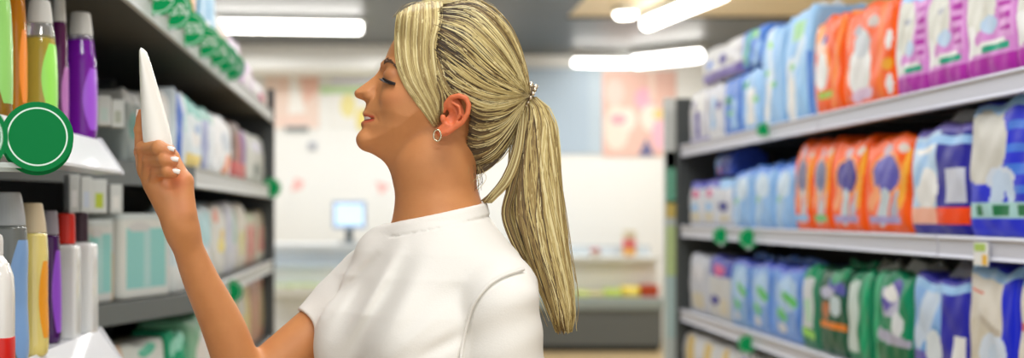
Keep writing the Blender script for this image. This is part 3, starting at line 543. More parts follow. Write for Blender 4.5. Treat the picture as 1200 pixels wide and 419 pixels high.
c_ = W(348, 151, YW); s_ = thing('wall_sign', 'small dark grey sign strip under the salmon poster on the far wall', 'sign', c_)
mb = MB(); mb.box(-.125, .125, -.03, 0, -.028, .028, mat((130, 138, 140), .5)); mb.build('sign_board', s_, bevel=.003)
c_ = W(366, 171, YW); s_ = thing('wall_thermostat', 'small grey box on the far wall below the dark sign strip', 'box', c_)
mb = MB(); mb.box(-.045, .045, -.03, 0, -.04, .04, mat((176, 180, 190), .5)); mb.build('housing', s_, bevel=.004)
# ---- left service counter with glass display and a till monitor
YC = 11.0; kC = YC / F
lc = thing('display_counter', 'white and pale blue glass-fronted counter on the left behind the woman', 'counter', ((390 - VX) * kC, YC + .4, 0))
x0, x1 = (296 - VX) * kC, (560 - VX) * kC; zz = lambda py: EYE - (py - VY) * kC
PB = mat((232, 240, 246), .3, coat=.3); PBD = mat((206, 222, 234), .35); GLS = mat((226, 238, 246), .08, trans=.35, spec=.6)
mb = MB(); mb.box(x0, x1, YC, YC + .8, 0.08, zz(345), PB); onto(mb, 'cabinet_base', lc, bevel=.01)
mb = MB(); mb.box(x0 + .03, x1 - .03, YC + .03, YC + .78, 0, .08, DARK); onto(mb, 'plinth', lc)
mb = MB(); mb.box(x0 - .02, x1 + .02, YC - .04, YC + .82, zz(316), zz(309), PBD); onto(mb, 'glass_rail', lc, bevel=.006)
mb = MB(); mb.box(x0, x1, YC + .06, YC + .07, zz(309), zz(293), GLS); onto(mb, 'glass_front', lc)
mb = MB(); mb.box(x0 - .02, x1 + .02, YC + .05, YC + .80, zz(293), zz(286), mat((222, 230, 236), .3)); onto(mb, 'counter_top', lc, bevel=.006)
mb = MB(); mb.box(x0, x1, YC - .02, YC + .05, zz(345), zz(316), mat((230, 238, 242), .35)); onto(mb, 'front_panel', lc, bevel=.006)
mb = MB(); mb.box(x0, x1, YC + .16, YC + .20, zz(345), zz(293), WW); onto(mb, 'rear_panel', lc)
gr = thing('produce_tray', 'tray of pale green goods low in the left glass counter', 'tray', ((352 - VX) * kC, YC - .12, zz(346)))
mb = MB(); mb.prism([(-.22, 0), (.22, 0), (.25, .09), (-.25, .09)], -.08, .08, mat((226, 230, 226), .4), 'y'); mb.build('tray', gr, bevel=.004)
mb = MB()
rs = random.Random(3)
for i in range(24):
    mb.lathe([(.004, -.03), (.024, -.018), (.03, 0), (.024, .018), (.004, .03)], mat((190, 206, 150), .5), 10, (rs.uniform(-.2, .2), rs.uniform(-.06, .06)))
    for j in range(len(mb.v) - 50, len(mb.v)): mb.v[j] = (mb.v[j][0], mb.v[j][1], mb.v[j][2] + .09)
tag(mb.build('green_goods', gr, smooth=True), kind='stuff')
mo = thing('till_monitor', 'till monitor with a bright blue-white screen on the left counter', 'monitor', ((408 - VX) * kC, YC + .35, zz(286) + .001))
mb = MB(); mb.box(-.16, .16, 0, .03, .14, .40, mat((150, 176, 206), .4)); mb.build('housing', mo, bevel=.012)
mb = MB(); mb.box(-.135, .135, -.003, 0, .17, .375, mat((196, 222, 250), .3, emit=.9)); mb.build('screen', mo)
mb = MB(); mb.box(-.035, .035, .01, .045, .02, .16, mat((70, 84, 92), .5)); mb.build('stand', mo, bevel=.006)
mb = MB(); mb.lathe([(.10, 0), (.10, .012), (.05, .022), (.02, .024)], mat((110, 120, 126), .5), 28); mb.build('base', mo)
# ---- right counter
YR = 11.75; kR = YR / F; zr = lambda py: EYE - (py - VY) * kR; xr_ = lambda px: (px - VX) * kR
rc = thing('service_counter', 'white counter with a grey bumper and dark base at the far right', 'counter', (xr_(700), YR + .4, 0))
mb = MB(); mb.box(xr_(575), xr_(776), YR, YR + .8, .06, zr(362), mat((98, 104, 106), .5)); onto(mb, 'base_cabinet', rc, bevel=.008)
mb = MB(); mb.box(xr_(577), xr_(774), YR + .04, YR + .8, 0, .06, mat((40, 42, 42), .6)); onto(mb, 'plinth', rc)
mb = MB(); mb.box(xr_(574), xr_(777), YR - .05, YR + .8, zr(362), zr(348), mat((150, 164, 166), .4)); onto(mb, 'bumper', rc, bevel=.015)
mb = MB(); mb.box(xr_(576), xr_(775), YR + .22, YR + .8, zr(348), zr(306), mat((232, 234, 232), .4)); onto(mb, 'display_riser', rc, bevel=.006)
mb = MB(); mb.box(xr_(574), xr_(777), YR + .08, YR + .82, zr(306), zr(301), mat((214, 218, 216), .4)); onto(mb, 'top_shelf', rc, bevel=.004)
mb = MB(); mb.box(xr_(576), xr_(775), YR + .50, YR + .54, zr(301), zr(289), GLS); onto(mb, 'glass_guard', rc)
def goods(name, label, px0, px1, py0, py1, c_, cat, kind='bag'):
    a_, b_ = xr_(px0), xr_(px1); h = (py1 - py0) * kR; _seed[0] += 1
    root = thing(name, label, cat, ((a_ + b_) / 2, YR + .10, zr(348) + .001), 0, 'goods lying along the far counter')
    pack_mesh(b_ - a_ - .006, h, .16, c_[0], c_[1:], _seed[0], 1.0 if kind == 'bag' else 0, .6).build('wrapper', root, smooth=True)
goods('produce_bag', 'pale green bag at the ponytail end of the far counter', 676, 692, 341, 348, [(196, 210, 110), ('e', .4, .5, .3, .3, (220, 224, 150))], 'bag')
goods('produce_bag', 'beige bag second from the ponytail on the far counter', 692, 709, 342, 348, [(212, 200, 150), ('e', .5, .5, .3, .3, (190, 190, 110))], 'bag')
goods('produce_bag', 'lime green bag in the middle of the far counter', 709, 730, 339, 348, [(180, 204, 84), ('d', .1, .2, .9, .8, .1, (206, 220, 120))], 'bag')
goods('produce_bag', 'yellow bag beside the brick-red box on the far counter', 730, 751, 336, 348, [(230, 206, 70), ('e', .5, .5, .3, .3, (240, 224, 120))], 'bag')
goods('snack_box', 'brick-red box at the right end of the far counter', 752, 773, 334, 348, [(186, 74, 34), ('r', .2, .3, .8, .7, (170, 60, 30))], 'box', 'box')
bt = thing('sauce_jar', 'small red and yellow jar standing on the white far counter', 'jar', (xr_(746), YR + .35, zr(301) + .001))
mb = MB(); mb.lathe([(.055, 0), (.066, .01), (.068, .10), (.068, .15), (.06, .17)], mat((206, 96, 96), .3), 28); mb.build('jar_body', bt, smooth=True)
mb = MB(); mb.lathe([(.069, .012), (.0695, .014), (.0695, .07), (.069, .072)], mat((226, 176, 80), .4), 28); mb.build('label', bt, smooth=True)
mb = MB(); mb.lathe([(.062, .17), (.066, .175), (.066, .25), (.06, .255)], mat((206, 196, 170), .4), 28); mb.build('lid', bt)
tr = thing('small_tray', 'little red and white tub on the far counter right of the ponytail', 'tub', (xr_(701), YR + .10 + .05, zr(306) - .14))
tr.location.z = zr(301) + .001; tr.location.y = YR + .16
mb = MB(); mb.lathe([(.05, 0), (.06, .05), (.062, .052), (.05, .046)], mat((214, 206, 196), .4), 24); mb.build('tub', tr)
mb = MB(); mb.lathe([(.056, .05), (.05, .07), (.02, .085)], mat((170, 50, 60), .4), 24); mb.build('contents', tr, smooth=True)
# ---- ceiling lamps in view
def tube_lamp(label, pa, pb, z, wid, hgt, name='ceiling_light', emit=9.0):
    a_, b_ = [W(p[0], p[1], depth_at_height(p[1], z)) for p in (pa, pb)]; c_ = (a_ + b_) / 2; d_ = b_ - a_; L_ = d_.length; th = math.atan2(d_.y, d_.x)
    root = thing(name, label, 'light', (c_.x, c_.y, z), th)
    mb = MB(); mb.box(-L_ / 2 - .03, L_ / 2 + .03, -wid * .35, wid * .35, hgt * .6, CEIL - z - .001, mat((206, 208, 208), .4)); mb.build('housing', root, bevel=.004)
    mb = MB(); n = 16; prof = [(wid / 2 * math.cos(q), hgt * .6 * math.sin(q) + hgt * .1) for q in np.linspace(0, 2 * PI, n, endpoint=False)]
    mb.rings([[(x, y * s, zc * s) for y, zc in prof] for x, s in ((-L_ / 2, .7), (-L_ / 2 + .03, 1), (L_ / 2 - .03, 1), (L_ / 2, .7))], mat((255, 252, 246), .4, emit=emit)); mb.build('diffuser', root, smooth=True)
tube_lamp('long white tube light on the ceiling at the left above the shelves', (236, 31), (424, 34), 2.98, .11, .09)
tube_lamp('white tube light running across the far end above the grey-blue panel', (672, 74), (738, 75), 2.94, .10, .07)
tube_lamp('white tube light slanting toward the right shelving at the far end', (742, 74), (822, 66), 2.93, .12, .11)
tube_lamp('white tube light crossing the tan ceiling toward the camera', (757, 30), (850, -8), 2.97, .11, .09)
c_ = W(733, 10, depth_at_height(10, CEIL))
dl = thing('downlight', 'round recessed downlight in the tan ceiling', 'light', (c_.x, c_.y, CEIL - .03))
mb = MB(); mb.lathe([(.10, .05), (.115, .0), (.106, -.012), (.092, -.006)], mat((230, 230, 226), .4), 40); mb.build('rim', dl, smooth=True)
mb = MB(); mb.lathe([(.09, -.002), (.09, -.03), (.07, -.05), (.02, -.056)], mat((255, 250, 240), .4, emit=10), 40); mb.build('diffuser', dl, smooth=True)
pl_ = thing('ceiling_light', 'bright white panel light above the orange packs at the upper right', 'light', (5.0, 9.6, CEIL + .02))
mb = MB(); mb.box(-.50, .80, -.55, .55, -.05, 0, mat((226, 226, 224), .4)); mb.build('frame', pl_, bevel=.004)
mb = MB(); mb.box(-.47, .77, -.52, .52, -.058, -.046, mat((255, 252, 246), .4, emit=9)); mb.build('diffuser', pl_)
# ---- the shop's other lamps, out of frame above the aisle, as area lights
def lamp(x, y, e, sx=1.3, sy=.25, z=3.0, col=(1, .985, .96)):
    l = bpy.data.lights.new('aisle_lamp', 'AREA'); l.shape = 'RECTANGLE'; l.size = sx; l.size_y = sy; l.energy = e; l.color = col
    o = bpy.data.objects.new('aisle_lamp', l); o.location = (x, y, z); C.objects.link(o)
for x, y, e in LAMPS: lamp(x, y, e)
w = bpy.data.worlds.new('world'); bpy.context.scene.world = w; w.use_nodes = True
w.node_tree.nodes['Background'].inputs[0].default_value = (.95, .97, 1.0, 1); w.node_tree.nodes['Background'].inputs[1].default_value = WORLD
cam = bpy.data.cameras.new('camera'); co = bpy.data.objects.new('camera', cam); C.objects.link(co)
co.location = (0, 0, EYE); co.rotation_euler = (PI / 2, 0, 0)
cam.sensor_fit = 'HORIZONTAL'; cam.sensor_width = 36; cam.lens = 42; cam.shift_x = 152 / 1200; cam.shift_y = 40.5 / 1200
cam.dof.use_dof = True; cam.dof.focus_distance = 1.70; cam.dof.aperture_fstop = 2.5
sc = bpy.context.scene; sc.camera = co
vs = sc.view_settings; vs.view_transform = 'Standard'; vs.look = 'None'; vs.gamma = 1; vs.exposure = EXPO; vs.use_curve_mapping = False
# =================================================================== THE WOMAN
HY = 1.74                                        # depth of the head's middle plane
PS = HY / F                                      # metres per pixel there

# ---- distance-field helpers (numpy, points P of shape (n,3))
def smin(a, b, k):
    h = np.clip(0.5 + 0.5 * (b - a) / k, 0, 1)
    return b * (1 - h) + a * h - k * h * (1 - h)
def smax(a, b, k): return -smin(-a, -b, k)
def cone(P, a, b, ra, rb):
    a = np.array(a); b = np.array(b); ab = b - a
    t = np.clip(((P - a) @ ab) / (ab @ ab), 0, 1)
    return np.linalg.norm(P - a - t[:, None] * ab, axis=1) - (ra + (rb - ra) * t)
def ell(P, c, r, R=None):
    q = P - np.array(c)
    if R is not None: q = q @ np.array(R).T
    r = np.array(r); k0 = np.linalg.norm(q / r, axis=1); k1 = np.linalg.norm(q / (r * r), axis=1)
    return k0 * (k0 - 1) / np.maximum(k1, 1e-9)
def chain(P, pts, rad, k=0.0):
    d = None
    for i in range(len(pts) - 1):
        e = cone(P, pts[i], pts[i + 1], rad[i], rad[i + 1])
        d = e if d is None else (np.minimum(d, e) if not k else smin(d, e, k))
    return d
def catmull(pts, n=6, closed=False):
    pts = [np.array(p, float) for p in pts]; N = len(pts); out = []
    for i in range(N if closed else N - 1):
        p1, p2 = pts[i], pts[(i + 1) % N]
        p0 = pts[i - 1] if (closed or i > 0) else 2 * p1 - p2
        p3 = pts[(i + 2) % N] if (closed or i + 2 < N) else 2 * p2 - p1
        for j in range(n):
            t = j / n
            out.append(0.5 * (2 * p1 + (p2 - p0) * t + (2 * p0 - 5 * p1 + 4 * p2 - p3) * t * t + (3 * p1 - p0 - 3 * p2 + p3) * t ** 3))
    if not closed: out.append(pts[-1])
    return np.array(out)
class Poly2D:                                    # signed distance to a closed outline, cached on a grid
    def __init__(s, pts, smooth=4, x0=380, x1=700, y0=-50, y1=300, st=1.0):
        p = catmull(pts, smooth, True) if smooth else np.array(pts, float)
        xs = np.arange(x0, x1 + st, st); ys = np.arange(y0, y1 + st, st)
        X, Y = np.meshgrid(xs, ys, indexing='ij'); Q = np.stack([X.ravel(), Y.ravel()], 1)
        d = np.full(len(Q), 1e9); inside = np.zeros(len(Q), bool)
        for i in range(len(p)):
            a, b = p[i], p[(i + 1) % len(p)]; ab = b - a
            t = np.clip(((Q - a) @ ab) / max(ab @ ab, 1e-12), 0, 1)
            d = np.minimum(d, np.linalg.norm(Q - a - t[:, None] * ab, axis=1))
            c = (a[1] > Q[:, 1]) != (b[1] > Q[:, 1])
            xi = a[0] + (Q[:, 1] - a[1]) * ab[0] / (ab[1] if abs(ab[1]) > 1e-12 else 1e-12)
            inside ^= c & (Q[:, 0] < xi)
        s.g = np.where(inside, -d, d).reshape(X.shape); s.o = (x0, y0); s.st = st
    def __call__(s, a, b):
        u = (a - s.o[0]) / s.st; v = (b - s.o[1]) / s.st
        uc = np.clip(u, 0, s.g.shape[0] - 1.001); vc = np.clip(v, 0, s.g.shape[1] - 1.001)
        i = uc.astype(int); j = vc.astype(int); fu = uc - i; fv = vc - j; g = s.g
        r = g[i, j] * (1 - fu) * (1 - fv) + g[i + 1, j] * fu * (1 - fv) + g[i, j + 1] * (1 - fu) * fv + g[i + 1, j + 1] * fu * fv
        return r + np.hypot(u - uc, v - vc) * s.st
def to_px(P):                                    # world -> (a, b, c): picture px in the head's middle plane, c lateral px (+ away)
    return VX + P[:, 0] / PS, VY - (P[:, 2] - EYE) / PS, (P[:, 1] - HY) / PS
def un(px, py, c):                               # picture pixel + lateral offset c (px) -> world
    k = 1 + c * PS / HY
    return np.array(((px - VX) * PS * k, HY + c * PS, EYE - (py - VY) * PS * k))
def flip(p): return np.array((p[0], 2 * HY - p[1], p[2]))

# ---- sparse surface nets: mesh the zero level of a field
CORN = np.array([(i, j, k) for i in (0, 1) for j in (0, 1) for k in (0, 1)])
EDG = [(a, b) for a in range(8) for b in range(a + 1, 8) if np.abs(CORN[a] - CORN[b]).sum() == 1]
def nets(fn, lo, hi, h, B=12):
    lo = np.array(lo, float); n = np.ceil((np.array(hi) - lo) / (h * B)).astype(int)
    idx = np.stack(np.meshgrid(*[np.arange(m) for m in n], indexing='ij'), -1).reshape(-1, 3)
    d = fn(lo + (idx + 0.5) * B * h)
    idx = idx[np.abs(d) < B * h * 1.35]
    loc = np.stack(np.meshgrid(*[np.arange(B + 2)] * 3, indexing='ij'), -1).reshape(-1, 3)
    M = B + 2; VK, VP, QF = [], [], []
    dims = n * B + 4
    key = lambda c: (c[:, 0] * dims[1] + c[:, 1]) * dims[2] + c[:, 2]
    for s0 in range(0, len(idx), 48):
        ch = idx[s0:s0 + 48]
        G = (ch[:, None, :] * B + loc[None] )                   # global sample index
        V = fn((lo + (G - 1) * h).reshape(-1, 3)).reshape(len(ch), M, M, M)
        cs = np.stack([V[:, i:M - 1 + i, j:M - 1 + j, k:M - 1 + k] for i, j, k in CORN], -1)   # cells (B+1)^3
        mix = (cs.min(-1) < 0) & (cs.max(-1) >= 0)
        w = np.argwhere(mix)
        if not len(w): continue
        cv = cs[mix]; acc = np.zeros((len(w), 3)); cnt = np.zeros(len(w))
        for a, b in EDG:
            va, vb = cv[:, a], cv[:, b]; cr = (va < 0) != (vb < 0)
            t = np.where(cr, va / np.where(cr, va - vb, 1), 0)
            acc += cr[:, None] * (CORN[a] + t[:, None] * (CORN[b] - CORN[a])); cnt += cr
        cell = ch[w[:, 0]] * B + w[:, 1:]
        VK.append(key(cell)); VP.append(lo + (cell + acc / cnt[:, None] - 1) * h)
        for ax in range(3):                                      # a quad for every crossing sample edge owned by this block
            e = np.eye(3, dtype=int)[ax]; u, v = np.eye(3, dtype=int)[(ax + 1) % 3], np.eye(3, dtype=int)[(ax + 2) % 3]
            A = V[:, 1:M - 1, 1:M - 1, 1:M - 1]
            Bv = V[:, 1 + e[0]:M - 1 + e[0], 1 + e[1]:M - 1 + e[1], 1 + e[2]:M - 1 + e[2]]
            q = np.argwhere((A < 0) != (Bv < 0))
            if not len(q): continue
            sgn = A[tuple(q.T)] < 0
            s = ch[q[:, 0]] * B + q[:, 1:] + 1
            c4 = [s - u - v, s - v, s, s - u]
            Q = np.stack([key(c) for c in c4], 1)
            QF.append(np.where(sgn[:, None], Q, Q[:, ::-1]))
    K = np.concatenate(VK); P = np.concatenate(VP); Q = np.concatenate(QF)
    uk, first = np.unique(K, return_index=True); P = P[first]
    ix = np.searchsorted(uk, Q); ix = np.clip(ix, 0, len(uk) - 1)
    ok = (uk[ix] == Q).all(1)
    return P, ix[ok]
def mesh_obj(name, P, Q, mats, parent, attrs=None, midx=None, relax=1):
    for _ in range(relax):
        nb = np.zeros_like(P); ct = np.zeros(len(P))
        for a, b in ((0, 1), (1, 2), (2, 3), (3, 0)):
            for x, y in ((a, b), (b, a)):
                np.add.at(nb, Q[:, x], P[Q[:, y]]); np.add.at(ct, Q[:, x], 1)
        P = np.where(ct[:, None] > 0, 0.6 * P + 0.4 * nb / np.maximum(ct, 1)[:, None], P)
    me = bpy.data.meshes.new(name)
    me.vertices.add(len(P)); me.vertices.foreach_set('co', P.astype(np.float32).ravel())
    me.loops.add(len(Q) * 4); me.loops.foreach_set('vertex_index', Q.astype(np.int32).ravel())
    me.polygons.add(len(Q)); me.polygons.foreach_set('loop_start', np.arange(0, len(Q) * 4, 4, dtype=np.int32))
    me.polygons.foreach_set('loop_total', np.full(len(Q), 4, dtype=np.int32))
    for m in mats: me.materials.append(m)
    if midx is not None: me.polygons.foreach_set('material_index', midx.astype(np.int32))
    me.polygons.foreach_set('use_smooth', np.ones(len(Q), dtype=bool))
    me.update(calc_edges=True); me.validate()
    if attrs:
        for k, v in attrs.items():
            at = me.color_attributes.new(k, 'FLOAT_COLOR', 'POINT'); at.data.foreach_set('color', v.astype(np.float32).ravel())
    o = bpy.data.objects.new(name, me); C.objects.link(o)
    if parent: o.parent = parent
    return o

# ---- head
face_pts = [(463, 44), (456, 57), (451.5, 69), (448, 78), (446, 86), (442, 98), (437, 110), (431.5, 119), (428, 126), (426.6, 131), (426.4, 134.5),
            (427.5, 138.5), (425.5, 141.5), (423.6, 144.5), (424.6, 149), (424.6, 153), (421, 158.5), (419.2, 164), (420.6, 170.5), (426, 176), (436, 180),
            (446, 186), (456, 191.5), (470, 195), (492, 190), (520, 184), (548, 176), (572, 164), (592, 144), (603, 118), (603, 84), (595, 57), (580, 34), (558, 17),
            (530, 9), (500, 11), (479, 23), (468, 35)]
head2d = Poly2D(face_pts)
nose2d = Poly2D([(448.5, 75), (446, 81), (441, 87), (432, 94.5), (421, 102.5), (416.2, 106.5), (415.2, 110.3), (417.5, 114.2), (424, 116.8), (430, 119), (437, 117), (444, 110), (452, 96), (454, 84)], 3)
hair2d = Poly2D([(463, 23), (470, 13), (486, 4), (512, -1.5), (548, 0), (575, 10), (593, 28), (605, 52), (613, 80), (619, 104), (621, 116), (612, 133), (603, 150), (590, 172),
                 (572, 187), (548, 190), (520, 190), (480, 190), (462, 150), (460, 90), (461, 50)], 4)
WB = ([-20, 40, 95, 118, 140, 160, 178, 200], [62, 62, 62, 58, 53, 46, 38, 34])
def gin(c, b, w0=0.0, R0=78.0):                  # inset of the outline at lateral c
    w = np.interp(b, *WB) + w0; q = np.abs(c) / w
    return np.where(q < 0.97, R0 * (1 - np.sqrt(np.maximum(1 - q * q, 0.0))), R0 * (0.757 + 4.0 * (q - 0.97)))
def head_sdf(P, full=True):
    a, b, c = to_px(P)
    d = head2d(a, b) + gin(c, b)
    muz = np.exp(-((b - 142) / 26.0) ** 2) * np.clip((462 - a) / 25, 0, 1)
    d = d + muz * np.minimum(c * c, 900) / 75.0
    d = d * 0.8
    S = np.stack([a, b, c], 1)
    sym = S.copy(); sym[:, 2] = np.abs(c)
    # eye socket, lids, cheek
    d = smax(d, -ell(sym, (446, 86, 27), (9, 8, 13)), 9)
    d = smin(d, ell(sym, (462, 92.5, 27), (13.5, 11, 14.5)), 3.5)
    d = smax(d, -cone(sym, (449, 95.5, 20), (463, 101, 37), 0.5, 0.5), 1.6)          # lid line
    d = smin(d, cone(sym, (450.5, 77.5, 12), (463, 79, 36), 4.0, 2.5), 7)                # brow ridge
    d = smin(d, ell(sym, (466, 118, 34), (18, 15, 13)), 14)                            # cheek
    # nose
    wn = np.interp(b, [78, 90, 100, 110, 118], [7.5, 8, 9.5, 11.5, 9.5])
    dn = (nose2d(a, b) + 6.5 * (c / wn) ** 2) * 0.62
    d = smin(d, dn, 5)
    d = smin(d, ell(sym, (433.5, 112.8, 9.0), (7.0, 5.6, 5.0)), 2.5)
    d = smax(d, -cone(sym, (441.5, 108, 14.5), (438.5, 118.5, 14), 1.0, 0.8), 2.2)
    d = smax(d, -ell(sym, (426.5, 117.6, 5.2), (4.6, 2.6, 2.4)), 1.6)
    # lips and mouth
    up = chain(sym, [(427.8, 133.0, 0), (429.4, 133.8, 9), (437, 138.2, 19.5)], (2.9, 2.7, 1.1), 2)
    lo = chain(sym, [(426.6, 145.2, 0), (429.0, 145.2, 9), (437.2, 141.4, 19.5)], (3.4, 3.0, 1.0), 2)
    d = smin(d, up, 2.5); d = smin(d, lo, 2.5)
    mouth = chain(sym, [(424, 139.6, 0), (428.5, 139.8, 9), (438.5, 140.3, 20.5)], (2.4, 2.2, 0.6))
    d = smax(d, -mouth, 1.2)
    d = smax(d, -cone(sym, (440.5, 138.5, 23), (443, 143, 24.5), 1.2, 1.0), 3.0)
    d = smin(d, ell(sym, (428, 163, 6), (9, 9, 12)), 8)                                # chin
    return d * PS
def ear_sdf(P):
    Q = P.copy(); m = Q[:, 1] > HY; Q[m, 1] = 2 * HY - Q[m, 1]
    E = lambda px, py, c: un(px, py, c)
    r = PS
    d = chain(Q, [E(520, 131, -57), E(522, 121, -60), E(529, 114, -64), E(538, 112, -67), E(546, 115, -69), E(549.5, 123, -70), E(548, 133, -69.5), E(542, 143, -67.5), E(532, 150, -64), E(524, 155, -62.5), E(516, 157.5, -60)],
              [2.4 * r, 2.7 * r, 3 * r, 3.1 * r, 3.1 * r, 3 * r, 2.9 * r, 2.9 * r, 3.1 * r, 3.6 * r, 3.0 * r])
    plate = chain(Q, [E(531, 121, -58), E(536, 133, -59), E(527, 146, -57.5), E(515, 154, -57)], [8.5 * r, 8.5 * r, 7.5 * r, 4.5 * r])
    pl = np.array(E(533, 133, -62)); nrm = np.array((0.26, -0.96, 0.06)); nrm /= np.linalg.norm(nrm)
    plate = smax(plate, ((Q - pl) @ nrm) - 0.6 * r, 2 * r)
    d = smin(d, plate, 2.2 * r)
    d = smin(d, chain(Q, [E(530, 120, -64), E(538, 125, -67), E(539.5, 134, -67), E(534, 142, -65), E(525, 147, -62.5)], [1.6 * r, 2.0 * r, 2.1 * r, 2.0 * r, 1.8 * r]), 2.2 * r)
    d = smax(d, -ell(Q, E(528.5, 136, -63.5), (6.5 * r, 5.5 * r, 9 * r)), 2.2 * r)
    d = smin(d, ell(Q, E(519, 138.5, -60.5), (3.6 * r, 3.0 * r, 5 * r)), 2 * r)
    return d
# ---- arms and hand
def WA(px, py, Y): return np.array(W(px, py, Y))
R_SH, R_EL, R_WR = WA(434, 335, 1.866), WA(288, 456, 1.80), WA(213.5, 270, 1.71)
R_MID = WA(263, 386, 1.773)
L_SH, L_EL, L_WR = WA(584, 345, 1.614), WA(594, 560, 1.600), np.array((0.15, 1.50, 0.82))
def H(px, py, dy): return WA(px, py, 1.70 + dy)
r1 = 1.70 / F
FINGERS = {
 'index':  ([H(168, 196, .012), H(164.5, 178, .020), H(164, 152, .018), H(165.5, 133, .012)], [8.6, 7.0, 6.6, 5.6]),
 'middle': ([H(170, 201, .010), H(168.5, 174, -.006), H(186, 173, -.036), H(198.5, 177, -.038)], [9, 8.6, 8.2, 7.2]),
 'ring':   ([H(174, 209, .006), H(176, 187.5, -.012), H(193, 187, -.039), H(202.5, 188.5, -.039)], [8.8, 8.2, 7.8, 6.9]),
 'pinky':  ([H(180, 217, .0), H(184.5, 201.5, -.016), H(196, 200, -.037), H(203.5, 202, -.036)], [8.0, 7.4, 7.2, 6.4]),
 'thumb':  ([H(218, 248, -.004), H(215, 212, .000), H(202.5, 184, .012), H(191, 160, .026)], [11, 10, 7.6, 6.2]),
}
def hand_sdf(P):
    px = r1
    wr = R_WR
    d = chain(P, [wr, H(203, 246, .004), H(184, 216, .010)], [0.0205, 16.5 * px, 13 * px])
    d = smin(d, cone(P, H(212, 250, .004), H(172, 202, .012), 13 * px, 9.5 * px), 15 * px)
    d = smin(d, cone(P, H(205, 254, -.002), H(186, 219, .0), 12 * px, 8.5 * px), 15 * px)
    d = smin(d, cone(P, H(216, 262, .0), H(214, 214, .0), 8.5 * px, 11.5 * px), 12 * px)    # ball of the thumb
    d = smax(d, -cone(P, H(196, 214, -.034), H(206, 240, -.030), 4 * px, 2.5 * px), 8 * px)  # hollow of the palm
    for k, (pts, rad) in FINGERS.items():
        e = chain(P, pts, [r * px for r in rad], 2.0 * px)
        for q, rr in zip(pts[1:3], rad[1:3]):
            e = smin(e, np.linalg.norm(P - q, axis=1) - rr * 1.07 * px, 2 * px)
        d = smin(d, e, (1.3 if k != 'thumb' else 7) * px)
    return d
def left_hand_sdf(P):
    w = L_WR; d = ell(P, w + np.array((0, -.012, -.055)), (.016, .038, .058))
    d = smin(d, cone(P, w, w + np.array((0, -.01, -.05)), .022, .022), .02)
    for i, (dy, L) in enumerate(((.022, .062), (.002, .078), (-.018, .084), (-.038, .074))):
        b = w + np.array((0, dy - .002, -.085)); m = b + np.array((-.004, -.004, -L * .5)); t = m + np.array((-.016, -.003, -L * .46))
        d = smin(d, chain(P, [b, m, t], [.0095, .0085, .007]), .004)
    t0 = w + np.array((-.01, -.04, -.03))
    return smin(d, chain(P, [t0, t0 + np.array((-.014, -.022, -.035)), t0 + np.array((-.022, -.026, -.068))], [.013, .010, .008]), .008)
# ---- trunk
TV = np.array((0.587, -0.81, 0.0)); TF = np.array((-0.81, -0.587, 0.0)); TC = np.array((0.078, 1.745, 0.0))
TZ = [0.86, 0.95, 1.05, 1.15, 1.22, 1.27, 1.305, 1.33, 1.35, 1.37, 1.40]
THW = [.165, .155, .130, .145, .150, .146, .122, .090, .068, .060, .056]
THD = [.115, .110, .095, .108, .108, .098, .084, .070, .060, .056, .054]
TFO = [0, 0, .004, .010, .008, .002, -.002, -.004, -.004, -.004, -.002]
def trunk_sdf(P, grow=0.0):
    q = P - TC; v = q @ TV; f = q @ TF; z = P[:, 2]
    hw = np.interp(z, TZ, THW) + grow; hd = np.interp(z, TZ, THD) + grow; f0 = np.interp(z, TZ, TFO)
    k = ((np.abs(v) / hw) ** 2.2 + (np.abs(f - f0) / hd) ** 2.2) ** (1 / 2.2)
    d = (k - 1) * np.minimum(hw, hd) * 0.85
    for s in (-1, 1):
        c = TC + TV * s * .068 + TF * .078 + np.array((0, 0, 1.165))
        d = smin(d, ell(P, c, (.062 + grow, .062 + grow, .066 + grow)), .045)
    return d
NECK = [np.array((*W(519, 262, HY + .006)[:],)), np.array((*W(511, 222, HY + .002)[:],)), np.array((*W(507, 190, HY)[:],)), np.array((*W(512, 150, HY)[:],))]
def neck_sdf(P):
    Q = P.copy(); Q[:, 1] = HY + (P[:, 1] - HY) * 1.02
    return chain(Q, NECK, [48 * PS, 43.5 * PS, 46 * PS, 46 * PS], 0.02)
FARM = catmull([(*p, r) for p, r in ((R_EL, .036), (R_MID, .0325), (WA(236.5, 330, 1.742), .0262), (WA(223, 297, 1.724), .0225), (R_WR, .0205))], 7)
def far_from(P, lo, hi):
    return (P < np.array(lo)).any(1) | (P > np.array(hi)).any(1)
def part(P, fn, lo, hi, d):                       # evaluate fn only inside its box
    m = ~far_from(P, lo, hi)
    e = np.full(len(P), 1.0)
    if m.any(): e[m] = fn(P[m])
    o = np.maximum(np.array(lo) - P, P - np.array(hi)).max(1)
    return np.where(m, e, np.maximum(o + 0.02, 0.02))
HLO, HHI = (-0.07, 1.62, 1.33), (0.26, 1.86, 1.72)
def head_all(P): return smin(head_sdf(P), ear_sdf(P), 2.0 * PS)
def body_sdf(P):
    d = trunk_sdf(P)
    d = smax(d, P[:, 2] - 1.375, .03); d = smax(d, 0.86 - P[:, 2], .02)
    d = smin(d, neck_sdf(P), .026)
    d = smin(d, chain(P, [R_SH, 0.5 * (R_SH + R_EL), R_EL], [.040, .039, .036]), .015)
    d = smin(d, chain(P, FARM[:, :3], FARM[:, 3]), .014)
    d = smin(d, chain(P, [L_SH + np.array((0, 0, -.02)), 0.5 * (L_SH + L_EL), L_EL, 0.5 * (L_EL + L_WR) + np.array((0, 0, .03)), L_WR], [.036, .040, .037, .036, .022]), .008)
    d = smin(d, part(P, hand_sdf, (-.40, 1.60, 1.27), (-.24, 1.78, 1.54), d), .02)
    d = smin(d, part(P, left_hand_sdf, (.06, 1.38, .58), (.24, 1.60, .86), d), .012)
    d = smin(d, part(P, head_all, HLO, HHI, d), .016)
    return d
